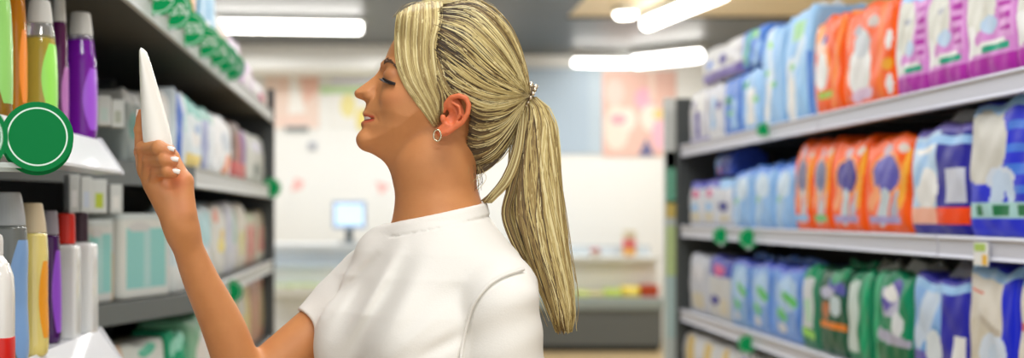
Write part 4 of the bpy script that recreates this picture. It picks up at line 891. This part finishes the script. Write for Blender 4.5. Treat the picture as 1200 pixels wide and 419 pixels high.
# ---- skin
def skin_material():
    m = bpy.data.materials.new('skin'); m.use_nodes = True; nt = m.node_tree; b = nt.nodes['Principled BSDF']; L = nt.links
    at = nt.nodes.new('ShaderNodeAttribute'); at.attribute_name = 'tint'
    tc = nt.nodes.new('ShaderNodeTexCoord')
    n1 = nt.nodes.new('ShaderNodeTexNoise'); n1.inputs['Scale'].default_value = 38; n1.inputs['Detail'].default_value = 5
    n2 = nt.nodes.new('ShaderNodeTexNoise'); n2.inputs['Scale'].default_value = 700; n2.inputs['Detail'].default_value = 3
    L.new(tc.outputs['Object'], n1.inputs['Vector']); L.new(tc.outputs['Object'], n2.inputs['Vector'])
    mx = nt.nodes.new('ShaderNodeMix'); mx.data_type = 'RGBA'; mx.blend_type = 'MULTIPLY'; mx.inputs[0].default_value = 0.5
    rp = nt.nodes.new('ShaderNodeValToRGB'); rp.color_ramp.elements[0].position = .3; rp.color_ramp.elements[0].color = (.86, .78, .74, 1); rp.color_ramp.elements[1].position = .7; rp.color_ramp.elements[1].color = (1, 1, 1, 1)
    L.new(n1.outputs['Fac'], rp.inputs[0]); L.new(at.outputs['Color'], mx.inputs[6]); L.new(rp.outputs[0], mx.inputs[7]); L.new(mx.outputs[2], b.inputs['Base Color'])
    bp = nt.nodes.new('ShaderNodeBump'); bp.inputs['Strength'].default_value = .12; bp.inputs['Distance'].default_value = .002
    L.new(n2.outputs['Fac'], bp.inputs['Height']); L.new(bp.outputs['Normal'], b.inputs['Normal'])
    b.inputs['Roughness'].default_value = 0.48; b.inputs['Specular IOR Level'].default_value = .38
    b.inputs['Subsurface Weight'].default_value = .12; b.inputs['Subsurface Radius'].default_value = (1, .35, .2); b.inputs['Subsurface Scale'].default_value = .008
    return m
SKIN = skin_material()
woman = thing('person', 'woman in a white t-shirt with a blonde ponytail, holding up a white tube', 'person', (0.08, 1.74, 0))
WROOT = Matrix.Translation((-0.08, -1.74, 0))
def under(o):                                    # keep world placement under the person's base
    o.parent = woman; o.matrix_parent_inverse = WROOT
    return o
P, Q = nets(body_sdf, (-.42, 1.36, .56), (.30, 1.98, 1.74), 0.0019)
a, b, c = to_px(P); ac = np.abs(c)
base = np.array(lin((203, 139, 88))); tint = np.tile(base, (len(P), 1))
def mixin(w, rgb):
    global tint
    w = np.clip(w, 0, 1)[:, None]; tint = tint * (1 - w) + np.array(lin(rgb)) * w
inhead = (P[:, 2] > 1.38)
sym = np.stack([a, b, ac], 1)
g = lambda d, s: np.clip(1 - d / s, 0, 1)
mixin(inhead * g(ear_sdf(P) / PS - 1.0, 2.5) * .75, (226, 112, 72))
mixin(inhead * g(np.linalg.norm((sym - (462, 118, 38)) / (20, 16, 20), axis=1), 1) * .35, (214, 120, 84))
mixin(inhead * g(np.linalg.norm((sym - (417, 109, 0)) / (12, 10, 14), axis=1), 1) * .3, (222, 128, 92))
lipd = np.minimum(chain(sym, [(428.5, 133.6, 0), (430, 134.4, 9), (437.5, 138.3, 19.8)], (2.7, 2.4, .7)), chain(sym, [(426.6, 145, 0), (429.0, 145, 9), (437.6, 141.4, 19.8)], (3.2, 2.8, .7)))
mixin(inhead * g(lipd - .2, 1.2) * .9, (190, 66, 56))
mixin(inhead * (mm := g(chain(sym, [(425, 139.6, 0), (430, 139.8, 9), (438.5, 140.4, 20)], (1.2, 1.2, .4)), 1.2)) * .6, (90, 30, 26))
mixin(inhead * g(ell(sym, (457, 91, 30), (10, 5.5, 14)), 4) * .35, (140, 84, 60))          # eye shadow on the lid
hand = P[:, 0] < -.23
for k, (pts, rad) in FINGERS.items():
    t, u = pts[3], pts[2]
    dirn = (t - u) / np.linalg.norm(t - u)
    mixin(hand * g(np.linalg.norm(P - (t + dirn * .002), axis=1) - .006, .012) * .35, (218, 128, 92))
    q = pts[1]; mixin(hand * g(np.linalg.norm(P - q, axis=1) - .008, .012) * .22, (206, 118, 84))
mixin(hand * g(np.linalg.norm(P - H(205, 212, -.02), axis=1) - .004, .02) * .5, (214, 110, 80))
mixin(hand * g(np.linalg.norm(P - H(214, 240, -.02), axis=1) - .004, .02) * .25, (222, 140, 110))
body = mesh_obj('body', P, Q, [SKIN], None, {'tint': np.concatenate([tint, np.ones((len(P), 1))], 1)})
under(body)
# ---- small face parts
def head_trace(pix, fn, y0=1.60, y1=1.76, lift=0.0):       # drop picture pixels onto a surface, seen from the camera
    pix = np.array(pix, float); n = len(pix)
    D = np.stack([(pix[:, 0] - VX) / F, np.ones(n), (VY - pix[:, 1]) / F], 1); O = np.array((0, 0, EYE))
    t = np.full(n, y0); best = np.full(n, 1e9); bt = t.copy()
    for _ in range(70):
        d = fn(O + D * t[:, None]) - lift
        m = d < best; best = np.where(m, d, best); bt = np.where(m, t, bt)
        t = np.where(d > 0.0002, np.minimum(t + np.clip(d * 0.15, 0.0002, 0.006), y1), t)
    return O + D * bt[:, None]
def mirror(p): q = np.array(p).copy(); q[:, 1] = 2 * HY - q[:, 1]; return q
LASH = mat((28, 20, 18), .5); BROW = mat((92, 66, 48), .6)
for sgn in (0, 1):
    mb = MB(); r_ = random.Random(3)
    line = catmull([(449.0, 91.8), (453, 95.0), (458, 97.0), (463, 98.2)], 6)
    roots = head_trace(line, head_sdf, 1.62, 1.745)
    lidl = roots + np.array((0, -.0006, .0))
    mb.tube(mirror(lidl) if sgn else lidl, [.0019 + .0010 * math.sin(PI * i / len(lidl)) for i in range(len(lidl))], LASH, 6)
    for i in range(60):
        f = i / 59 * (len(roots) - 1); k = min(int(f), len(roots) - 2); p = roots[k] + (roots[k + 1] - roots[k]) * (f - k)
        u = i / 59; L_ = .0090 * (1 - .25 * u) * r_.uniform(.8, 1.1)
        d0 = np.array((-.62 + .5 * u, -.72, -.30 - .2 * u)); d0 /= np.linalg.norm(d0)
        d1 = np.array((-.80 + .6 * u, -.55, .05)); d1 /= np.linalg.norm(d1)
        pts = np.array([p, p + d0 * L_ * .5, p + d0 * L_ * .5 + d1 * L_ * .55])
        mb.tube(mirror(pts) if sgn else pts, [.0008, .0006, .00015], LASH, 4)
    under(mb.build('eyelashes', smooth=True))
    mb = MB(); r_ = random.Random(5)
    cl = catmull([(449.8, 73.5), (454, 71.0), (459, 73.0), (465, 79.5), (470, 86)], 8)
    for i in range(150):
        u = r_.random(); f = u * (len(cl) - 1); k = min(int(f), len(cl) - 2); q = cl[k] + (cl[k + 1] - cl[k]) * (f - k); tg = cl[k + 1] - cl[k]; tg /= np.linalg.norm(tg)
        q = q + np.array((0, r_.uniform(-1, 1) * (2.2 - 1.0 * u)))
        e = q + (tg * .8 + np.array((0, -.35))) * 3.6
        pts = head_trace([q, (q + e) / 2, e], head_sdf, 1.62, 1.745, .0007)
        mb.tube(mirror(pts) if sgn else pts, [.00042, .0004, .00012], BROW, 4)
    under(mb.build('eyebrow', smooth=True))
mb = MB(); TEETH = mat((236, 230, 220), .25)
for i in range(-5, 6):
    ang = i * .21; cx, cz = 439.5 - 11.2 * math.cos(ang), 12.5 * math.sin(ang) * 1.12
    p = un(cx, 137.2, 0); mb.lathe([(.0011, 0), (.0026, .0006), (.0029, .004), (.0022, .0065)], TEETH, 10, (p[0], HY + cz * PS), .75, 1.2)
    for j in range(len(mb.v) - 40, len(mb.v)): mb.v[j] = (mb.v[j][0], mb.v[j][1], mb.v[j][2] + p[2] - .0042)
under(mb.build('teeth', smooth=True))
NAIL = mat((240, 228, 220), .2, coat=.4)
def nail(tip, axis, out, w=.0038, l=.0056):
    axis = Vector(axis).normalized(); out = Vector(out); out = (out - axis * out.dot(axis)).normalized(); s = axis.cross(out)
    rings = []
    for j in range(7):
        u = -1 + 2 * j / 6; ww = w * (1 - .12 * u * u if u < .8 else .8)
        top = []; n = 7
        for i in range(n):
            q = -1 + 2 * i / (n - 1)
            top.append(Vector(tip) + axis * (u * l) + s * (q * ww) + out * (.0012 - .0022 * q * q - .0006 * u * u))
        bot = [p - out * .0009 for p in top[::-1]]
        rings.append(top + bot)
    mb = MB(); mb.rings(rings, NAIL); return under(mb.build('fingernail', smooth=True))
for k, out, off in (('middle', (.6, -.6, .25), .003), ('ring', (.7, -.6, .2), .003), ('pinky', (.7, -.6, .2), .003), ('index', (-.85, -.25, .2), 0.0), ('thumb', (.1, .6, .5), 0)):
    pts, rad = FINGERS[k]; ax = pts[3] - pts[2]; ax /= np.linalg.norm(ax); o = np.array(out); o = o - ax * (o @ ax); o /= np.linalg.norm(o)
    nail(pts[3] + ax * off + o * (rad[3] * r1 * .97), ax, o)
# earring: silver twisted hoop at the lobe
mb = MB(); SILV = mat((214, 200, 170), .22, 1.0)
cpt = un(512.5, 158.5, -62); pts = []
for i in range(33):
    t = 2 * PI * i / 32; pts.append(cpt + np.array((math.cos(t) * .0050, math.cos(t) * -.0015, math.sin(t) * .0078)))
mb.tube(pts, [.0014 + .0004 * math.sin(i * 2.6) for i in range(33)], SILV, 8)
under(mb.build('earring', smooth=True))

# ---- hair
def hullfn(P):
    a, b, c = to_px(P)
    return (hair2d(a, b) + gin(c, b, 5.5, 80.0)) * 0.8 * PS
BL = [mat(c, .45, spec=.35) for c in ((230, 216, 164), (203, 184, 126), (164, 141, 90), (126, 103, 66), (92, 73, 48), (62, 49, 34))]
region = Poly2D([(462, 16), (480, 4), (515, -6), (560, -4), (600, 20), (624, 70), (630, 118), (616, 140), (596, 178), (570, 205), (556, 205), (546, 192), (549, 165), (551, 140), (550, 118),
                 (538, 108), (526, 110), (517, 122), (515, 142), (510, 148), (500, 134), (486, 116), (474, 96), (467, 74), (464, 50), (463, 30)], 3)
def hullhead(P): return np.minimum(hullfn(P), head_sdf(P) - .0022)
def hair_sdf(P):
    a, b, c = to_px(P); ac = np.minimum(np.abs(c), 52)
    k = 1 - ac * PS / HY                        # picture place of the near side
    pa, pb = VX + (a - VX) / k, VY + (b - VY) / k
    d = smax(np.minimum(hullfn(P), head_sdf(P) - .0006), region(pa, pb) * PS, .003)
    return d + .0008
P2, Q2 = nets(hair_sdf, (-.01, 1.60, 1.36), (.27, 1.88, 1.70), 0.0024)
fa, fb, fc = to_px(P2[Q2].mean(1)); r_ = np.random.RandomState(1)
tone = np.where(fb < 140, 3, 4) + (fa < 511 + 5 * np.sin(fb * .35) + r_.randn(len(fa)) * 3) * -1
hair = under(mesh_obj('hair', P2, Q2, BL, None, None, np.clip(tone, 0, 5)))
def strand_sheet(mb, guides, n, pick, rad, lift=(0.0, .003), seed=1, npt=16, fn=hullhead, far=True, jit=1.0, ends=(0, 0)):
    """strands between neighbouring guide lines (picture pixels), dropped on the hair's surface; a mirrored set covers the far side"""
    rs = random.Random(seed); G = []
    for gl in guides:
        q = catmull(gl, 8); s = np.concatenate([[0], np.cumsum(np.linalg.norm(np.diff(q, axis=0), axis=1))]); s /= s[-1]
        G.append(np.stack([np.interp(np.linspace(0, 1, npt), s, q[:, i]) for i in (0, 1)], 1))
    G = np.array(G); allp = []; meta = []
    for i in range(n):
        u = rs.random() * (len(G) - 1); k = min(int(u), len(G) - 2); w = u - k
        ln = G[k] * (1 - w) + G[k + 1] * w
        t0, t1 = rs.random() * ends[0], 1 - rs.random() * ends[1]
        tt = np.linspace(t0, t1, npt); x = np.linspace(0, 1, npt)
        ln = np.stack([np.interp(tt, x, ln[:, 0]), np.interp(tt, x, ln[:, 1])], 1)
        ph, am = rs.random() * 6.28, rs.gauss(0, 1.1) * jit
        ln[:, 0] += am * np.sin(ph + 3.0 * tt) ; ln[:, 1] += am * np.cos(ph * 1.7 + 2.6 * tt)
        allp.append(ln); meta.append((u / (len(G) - 1), rs.uniform(*lift), rs.random()))
    pts = head_trace(np.concatenate(allp), fn).reshape(n, npt, 3)
    cen = un(530, 95, 0)
    for p, (u, lf, rr) in zip(pts, meta):
        dirn = p - cen; dirn /= np.linalg.norm(dirn, axis=1)[:, None]
        p = p + dirn * lf
        m = BL[pick(u, rr, rs)]
        rads = [rad * rs.uniform(.75, 1.2) * (0.35 + .65 * math.sin(PI * min(1, (j + 1.2) / (npt + 1.2)) ** .7)) for j in range(npt)]
        mb.tube(p, rads, m, 5)
        if far and rs.random() < .55: mb.tube(mirror(p), rads, m, 5)
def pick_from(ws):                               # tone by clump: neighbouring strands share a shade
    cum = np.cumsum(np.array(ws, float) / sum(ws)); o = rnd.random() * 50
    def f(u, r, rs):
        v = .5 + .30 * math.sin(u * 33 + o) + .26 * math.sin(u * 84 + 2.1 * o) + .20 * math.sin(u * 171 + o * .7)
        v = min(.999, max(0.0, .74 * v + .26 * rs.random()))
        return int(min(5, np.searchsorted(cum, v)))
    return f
E = (617, 111)
mb = MB()
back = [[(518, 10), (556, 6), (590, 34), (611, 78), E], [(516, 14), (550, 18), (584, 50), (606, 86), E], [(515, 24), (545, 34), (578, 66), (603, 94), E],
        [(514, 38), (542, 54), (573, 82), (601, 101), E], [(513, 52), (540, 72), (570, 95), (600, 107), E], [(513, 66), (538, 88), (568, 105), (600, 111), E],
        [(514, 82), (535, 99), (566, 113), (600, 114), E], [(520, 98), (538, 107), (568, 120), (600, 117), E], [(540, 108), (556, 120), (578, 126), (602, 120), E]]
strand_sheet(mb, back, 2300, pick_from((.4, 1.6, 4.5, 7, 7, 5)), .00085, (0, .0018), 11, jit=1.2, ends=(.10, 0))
strand_sheet(mb, [[(q[0][0] - 5, q[0][1])] + q[1:] for q in back[:8]], 260, pick_from((2, 5, 5, 3, 1, 0)), .0008, (.0006, .0026), 14, jit=1.8, ends=(.12, .35))
strand_sheet(mb, back, 200, pick_from((5, 6, 2, 0, 0, 0)), .0008, (.0015, .0034), 12, jit=1.6, ends=(.25, .1))
strand_sheet(mb, back, 420, pick_from((0, 0, 0, 1, 4, 6)), .0009, (.001, .0028), 13, jit=1.6, ends=(.0, .75))
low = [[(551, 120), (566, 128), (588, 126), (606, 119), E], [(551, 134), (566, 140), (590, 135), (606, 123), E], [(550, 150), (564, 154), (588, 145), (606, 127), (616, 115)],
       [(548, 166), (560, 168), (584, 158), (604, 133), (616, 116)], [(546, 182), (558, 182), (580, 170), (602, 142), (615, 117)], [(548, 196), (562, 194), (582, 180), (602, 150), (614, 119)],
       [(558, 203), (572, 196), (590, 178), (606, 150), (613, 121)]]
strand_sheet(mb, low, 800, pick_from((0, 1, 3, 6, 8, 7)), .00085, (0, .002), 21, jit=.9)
strand_sheet(mb, low, 90, pick_from((5, 4, 1, 0, 0, 0)), .0008, (.001, .003), 22, jit=1.5, ends=(.3, .1))
top = [[(476, 10), (500, 2), (530, -3), (562, 4), (594, 30), (613, 74), E], [(500, 5), (530, 2), (565, 14), (594, 42), (612, 80), E]]
strand_sheet(mb, top, 190, pick_from((4, 5, 5, 4, 2, 1)), .001, (-.001, .0018), 31, jit=1.3, ends=(.15, 0))
fr = [[(466, 19), (464, 34), (464.5, 56), (467, 76), (474, 96), (487, 117), (500, 133), (509, 146)], [(474, 13), (471, 34), (471, 58), (474, 80), (483, 101), (497, 122), (511, 146)],
      [(484, 8), (482, 30), (481, 56), (484, 80), (492, 102), (504, 122), (513, 144)], [(495, 5), (494, 28), (493, 54), (494, 78), (501, 101), (510, 120), (515, 140)],
      [(506, 4), (507, 28), (503, 54), (504, 78), (509, 99), (515, 116), (517, 134)], [(518, 4), (519, 24), (511, 52), (513, 78), (516, 98), (522, 112), (522, 122)]]
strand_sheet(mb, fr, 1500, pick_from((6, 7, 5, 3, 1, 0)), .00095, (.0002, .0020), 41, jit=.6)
strand_sheet(mb, fr, 90, pick_from((1, 2, 4, 1, 0, 0)), .0006, (.0012, .0026), 42, jit=1.0)
beh = [[(514, 70), (520, 88), (528, 103), (540, 108)], [(513, 86), (519, 98), (524, 108), (527, 116)], [(513, 100), (518, 112), (518, 124), (516, 140)]]
strand_sheet(mb, beh, 130, pick_from((2, 4, 4, 4, 4, 2)), .0009, (.001, .003), 51, jit=1.2)
# loose fly-away hairs round the crown and nape
rs = random.Random(8)
for i in range(46):
    x = rs.uniform(472, 572); p0 = (x, 18 if x < 560 else 40)
    f_ = lambda X: 1.5 + (X - 528) ** 2 * .0030 + max(0, X - 570) ** 2 * .009; q = np.array([(X, f_(X) + e) for X, e in ((x - 14, 5), (x, rs.uniform(-5, 1)), (x + 14, rs.uniform(-4, 2)), (x + 26, 5))])
    ln = catmull(q, 5); w = np.array([un(p[0], p[1], rs.uniform(-26, 26)) for p in ln])
    mb.tube(w, [.00028] * len(w), BL[rs.choice((0, 1, 2))], 3)
for i in range(26):
    x = rs.uniform(546, 566); y = rs.uniform(192, 204); cz = rs.uniform(-36, 10)
    pts = [un(x, y, cz), un(x + rs.uniform(-3, 5), y + 10, cz), un(x + rs.uniform(-8, 6), y + rs.uniform(18, 28), cz + rs.uniform(-3, 3))]
    mb.tube(catmull(pts, 4), [.0004] * 9, BL[rs.choice((1, 2, 3, 4))], 3)
under(mb.build('hair_strands', smooth=True))
# ---- ponytail
cl = [(619, 113, 5, 9), (627, 126, 13, 12), (629, 145, 20, 15), (627, 175, 26, 17), (627, 210, 29, 18), (629, 250, 31, 18), (639, 295, 26, 17), (651, 335, 20, 14), (658, 365, 15, 11), (661, 390, 8, 7)]
cl_ = np.array(cl, float); tt = np.linspace(0, 1, len(cl))
def tail_at(t, i): return np.interp(t, tt, cl_[:, i])
mb = MB(); rings = []
for t in np.linspace(0, .96, 24):
    cx, cy, hw, hc = (tail_at(t, i) for i in range(4))
    rings.append([un(cx + math.cos(q) * hw * .86, cy, math.sin(q) * hc * .86 + 2) for q in np.linspace(0, 2 * PI, 20, endpoint=False)])
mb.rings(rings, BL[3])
rs = random.Random(77)
def tail_strand(r, q, t0, t1, wav, m, rad, fl=0.0):
    pts = []; ph = rs.random() * 6.28
    n = 20
    for j in range(n):
        t = t0 + (t1 - t0) * j / (n - 1)
        cx, cy, hw, hc = (tail_at(t, i) for i in range(4))
        qq = q + .35 * math.sin(ph + t * 4)
        pts.append(un(cx + math.cos(qq) * hw * r + wav * math.sin(ph + 5 * t) + fl * t * t, cy + (t > .9) * rs.uniform(-2, 2), math.sin(qq) * hc * r + 2))
    mb.tube(pts, [rad * (.45 + .55 * math.sin(PI * min(1, (j + 2) / (n + 1.2)))) for j in range(n)], m, 5)
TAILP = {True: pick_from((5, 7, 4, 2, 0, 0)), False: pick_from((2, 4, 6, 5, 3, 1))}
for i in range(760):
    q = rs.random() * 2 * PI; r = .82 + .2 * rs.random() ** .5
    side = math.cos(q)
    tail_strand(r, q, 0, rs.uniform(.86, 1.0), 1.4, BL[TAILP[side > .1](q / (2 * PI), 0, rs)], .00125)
for i in range(60): tail_strand(1.0, rs.random() * 2 * PI, 0, rs.uniform(.7, 1.0), 4.5, BL[rs.choice((0, 1, 2))], .0007, rs.uniform(-8, 10))
for i in range(70):                               # lock flicked forward over the nape
    w = rs.random(); c0 = rs.uniform(-16, -2)
    q = [(610 + 6 * w, 118, c0), (606 + 9 * w, 150, c0 - 3), (600 + 10 * w, 180 + 4 * w, c0 - 5), (588 + 12 * w, 208 + 3 * w, c0 - 6), (574 + 10 * w, 226 + 4 * w, c0 - 5), (562 + 6 * w + rs.uniform(0, 9), 235 + 3 * w, c0 - 4)]
    mb.tube(catmull([un(*p) for p in q], 4), [.0010 * (.4 + .6 * math.sin(PI * (j + 1) / 22.5)) for j in range(21)], BL[rs.choice((0, 1, 1, 2, 2, 3))], 4)
for i in range(80):                               # second lock hanging from it past the collar
    w = rs.random(); c0 = rs.uniform(-14, 2)
    q = [(608 + 6 * w, 160, c0), (602 + 8 * w, 195, c0 - 3), (594 + 10 * w, 222, c0 - 3), (588 + 10 * w, 250, c0), (596 + 10 * w, 278, c0 + 2), (610 + 8 * w, 305, c0 + 3)]
    mb.tube(catmull([un(*p) for p in q], 4), [.0011 * (.4 + .6 * math.sin(PI * (j + 1) / 22.5)) for j in range(21)], BL[rs.choice((1, 2, 2, 3, 3, 4))], 4)
under(mb.build('ponytail', smooth=True))
# hair tie with silver beads
mb = MB(); TIE = mat((96, 78, 54), .5); BEAD = mat((226, 214, 190), .18, .85)
ctr = un(618.5, 112, 0); ax = Vector((.8, 0, -.45)).normalized(); s1 = Vector((0, 1, 0)); s2 = ax.cross(s1)
ring = [Vector(ctr) + (s1 * math.cos(t) + s2 * math.sin(t)) * .0135 for t in np.linspace(0, 2 * PI, 33)]
mb.tube(ring, .0045, TIE, 8)
tie = mb.build('hair_tie', smooth=True); under(tie)
mb = MB()
for i in range(30):
    t = 2 * PI * i / 30; p = Vector(ctr) + (s1 * math.cos(t) + s2 * math.sin(t)) * .0175 + ax * (.004 * (-1) ** i)
    mb.lathe([(.0006, -.0033), (.0024, -.0022), (.0033, 0), (.0024, .0022), (.0006, .0033)], BEAD, 8, (p.x, p.y))
    for j in range(len(mb.v) - 40, len(mb.v)): mb.v[j] = (mb.v[j][0], mb.v[j][1], mb.v[j][2] + p.z)
bd = mb.build('bead_ring', smooth=True, parent=tie); bd.matrix_parent_inverse = Matrix.Identity(4); 

# ---- t-shirt
CUFF_T = 0.40
R_CUFF = R_SH + (R_EL - R_SH) * CUFF_T; R_SH2 = WA(432, 327, 1.862); R_CUFF = R_CUFF + np.array((0, 0, -.007)); L_CUFF = L_SH + (L_EL - L_SH) * .72; L_SH2 = WA(586, 358, 1.606)
foldR = random.Random(4)
FOLDS = []
for (p, q, rad, amp) in [((455, 280), (385, 400), 9, -.004), ((470, 288), (395, 415), 8, .004), ((480, 300), (420, 415), 12, -.003), ((440, 300), (376, 372), 7, -.004),
                         ((500, 300), (440, 419), 14, .003), ((545, 330), (470, 400), 13, -.0022), ((530, 350), (450, 425), 9, .0022), ((548, 390), (480, 425), 9, -.003)]:
    FOLDS.append((p, q, rad, amp))
def fold_field(P):
    k = F / P[:, 1]; x, y = VX + P[:, 0] * k, VY - (P[:, 2] - EYE) * k
    o = np.zeros(len(P))
    for (p, q, rad, amp) in FOLDS:
        p = np.array(p, float); q = np.array(q, float); ab = q - p
        t = np.clip(((x - p[0]) * ab[0] + (y - p[1]) * ab[1]) / (ab @ ab), 0, 1)
        d = np.hypot(x - p[0] - t * ab[0], y - p[1] - t * ab[1])
        o += 1.7 * amp * np.exp(-(d / rad) ** 2) * np.sin(PI * np.clip(t * .9 + .08, 0, 1))
    return o * (P[:, 2] > 1.05) * np.clip((1.9 - P[:, 1]) * 10, 0, 1)
COLL_P = np.array(WA(516, 249, HY + .004)); _cn = np.array((-0.21, -0.02, 1.0)); COLL_N = _cn / np.linalg.norm(_cn)
def sleeve(P, a, b, ra, rb, grow):
    ab = b - a; L = np.linalg.norm(ab); ax = ab / L; t = (P - a) @ ax
    rad = np.linalg.norm(P - a - t[:, None] * ax, axis=1)
    R = np.interp(t / L, [-.2, 0, .5, 1, 1.1], [ra, ra, (ra + rb) / 2, rb, rb]) + grow
    d = np.where(t < 0, np.linalg.norm(P - a, axis=1) - ra - grow, rad - R)
    return d, t - L
def shirt_outer(P, grow=0.0, folds=True):
    d = trunk_sdf(P, .012 + grow)
    d = smin(d, ell(P, TC + TV * -.06 + np.array((0, 0, 1.31)), (.075 + grow, .06 + grow, .035 + grow)), .03)
    sh0 = TC + np.array((0, 0, 1.318)); 
    d = smin(d, cone(P, sh0, TC + TV * .140 + np.array((0, 0, 1.254)), .034 + grow, .050 + grow), .03)
    d = smin(d, cone(P, sh0 + np.array((0, 0, -.018)), TC - TV * .120 + np.array((0, 0, 1.240)), .024 + grow, .038 + grow), .03)
    e, eR = sleeve(P, R_SH2, R_CUFF, .044, .0455, .006 + grow)
    f, eL = sleeve(P, L_SH2, L_CUFF, .049, .058, .004 + grow)
    if folds:
        ff = fold_field(P); d = d - ff; e = e - ff * .7
        q = P - R_CUFF; axr = (R_EL - R_SH) / np.linalg.norm(R_EL - R_SH); tr = q @ axr
        e = e - .0022 * np.sin((tr * 95 + (P[:, 2] * 60))) * np.exp(-((tr + .03) / .035) ** 2)
        axl = (L_EL - L_SH) / np.linalg.norm(L_EL - L_SH); tl = (P - L_SH) @ axl
        f = f - .0012 * np.sin(tl * 110 + P[:, 0] * 40)
    return d, e, eR, f, eL
def shirt_sdf(P):
    d, e, eR, f, eL = shirt_outer(P)
    di, ei, eRi, fi, eLi = shirt_outer(P, -.0075, False)
    ds = (P - COLL_P) @ COLL_N
    # neck opening: collar stands as a rib round the neck
    nk = neck_sdf(P)
    out = smin(smin(smax(d, ds, .004), smax(e, eR, .002), .03), smax(f, eL, .002), .009)
    rib = smax(nk - .0095, np.abs(ds + .008) - .0088, .003)
    out = smin(out, rib, .005)
    out = smax(out, -np.maximum(np.maximum(-out - .0022, nk - .03), np.abs(ds + .0190) - .0018), .002)
    ei = smax(ei, -.05 - eRi, .002); fi = smax(fi, -.05 - eLi, .002)
    inner = np.minimum(ei, fi)
    inner = np.minimum(inner, nk - .0026)
    out = smax(out, -np.maximum(chain(P, SEAM, [.0042] * len(SEAM)), -out - .0075), .0015)
    hem = .84 - P[:, 2]
    out = smax(out, hem, .003)
    return np.maximum(out, -inner)
SEAM = catmull(head_trace([(616, 316), (604, 319), (590, 324), (575, 333), (563, 346), (554, 360), (548, 380), (543, 402), (540, 424), (540, 450)], lambda P: (lambda r: smin(r[0], r[3], .009))(shirt_outer(P, 0.0, False)), 1.40, 1.76), 3)
P3, Q3 = nets(shirt_sdf, (-.30, 1.42, .80), (.34, 2.02, 1.42), 0.0024)
SHIRT = mat((234, 231, 224), .85, bump=.08, bscale=420, spec=.15)
under(mesh_obj('t_shirt', P3, Q3, [SHIRT], None, relax=2))
SEAM2 = catmull(head_trace([(614, 316), (604, 319), (590, 324), (575, 333), (563, 346), (554, 360), (548, 380), (543, 402), (540, 424)], lambda P: (lambda r: smin(r[0], r[3], .009))(shirt_outer(P, 0.0, True)), 1.40, 1.76), 5)
mb = MB(); mb.tube(SEAM2 + np.array((-.0004, -.0002, .0012)), .0021, SHIRT, 8); under(mb.build('shoulder_seam', smooth=True))
# ---- trousers and shoes
HIPS = TC + np.array((0, 0, .90))
def trousers_sdf(P):
    d = trunk_sdf(P, .006); d = smax(d, P[:, 2] - .93, .004); d = smax(d, .80 - P[:, 2], .05)
    for s in (-1, 1):
        h = TC + TV * s * .082 + np.array((0, 0, .84)); k = TC + TV * s * .085 + TF * .015 + np.array((0, 0, .48)); a_ = TC + TV * s * .09 + np.array((0, 0, .075))
        d = smin(d, chain(P, [h, k, a_], [.088, .060, .048], .03), .03)
    return smax(d, .045 - P[:, 2], .004)
P4, Q4 = nets(trousers_sdf, (-.15, 1.5, .0), (.32, 2.0, .98), 0.006)
under(mesh_obj('trousers', P4, Q4, [mat((52, 66, 96), .8, bump=.1, bscale=300, var=.15)], None, relax=2))
for s in (-1, 1):
    def shoe_sdf(P, s=s):
        a_ = TC + TV * s * .09
        d = chain(P, [a_ + np.array((0, 0, .05)) - TF * .03, a_ + TF * .06 + np.array((0, 0, .045)), a_ + TF * .16 + np.array((0, 0, .03))], [.043, .040, .034], .02)
        d = smin(d, cone(P, a_ + np.array((0, 0, .05)), a_ + np.array((0, 0, .095)), .044, .046), .02)
        return smax(d, .002 - P[:, 2], .006)
    P5, Q5 = nets(shoe_sdf, (-.28, 1.4, -.01), (.32, 2.05, .16), 0.005)
    under(mesh_obj('shoe', P5, Q5, [mat((235, 235, 232), .5)], None, relax=2))
# ---- the tube in her hand: conical body, pinched seal at the tip, grey cap
tb = thing('cosmetic_tube', 'plain white cone-shaped cream tube held upright in the woman\'s raised hand', 'tube')
tip, basep = H(167.3, 57.5, -.006), H(186.5, 176, -.008)
axv = Vector(tip - basep); LT = axv.length; axv.normalize()
tb.location = Vector(basep); q_ = Vector((0, 0, 1)).rotation_difference(axv); tb.rotation_mode = 'QUATERNION'; tb.rotation_quaternion = q_
mb = MB(); WHT = mat((238, 236, 228), .38, coat=.25)
prof = [(0.0, .0200, .0200), (.10, .0202, .0202), (.25, .0188, .0200), (.45, .0155, .0203), (.65, .0116, .0208), (.82, .0083, .0211), (.93, .0056, .0210), (.965, .0046, .0200), (.985, .0036, .0180), (1.0, .0014, .0140)]
prof_i = []
for j in range(41):
    t = j / 40; prof_i.append((t, np.interp(t, [p[0] for p in prof], [p[1] for p in prof]), np.interp(t, [p[0] for p in prof], [p[2] for p in prof])))
mb.rings([[(math.cos(2 * PI * i / 32) * rx, math.sin(2 * PI * i / 32) * ry, t * LT) for i in range(32)] for t, rx, ry in prof_i], WHT)
mb.build('tube_body', tb, smooth=True)
mb = MB(); mb.lathe([(.0182, -.018), (.0190, -.017), (.0196, -.001), (.0186, .0)], mat((196, 198, 200), .3), 36); mb.build('cap', tb, smooth=False, bevel=.0006)
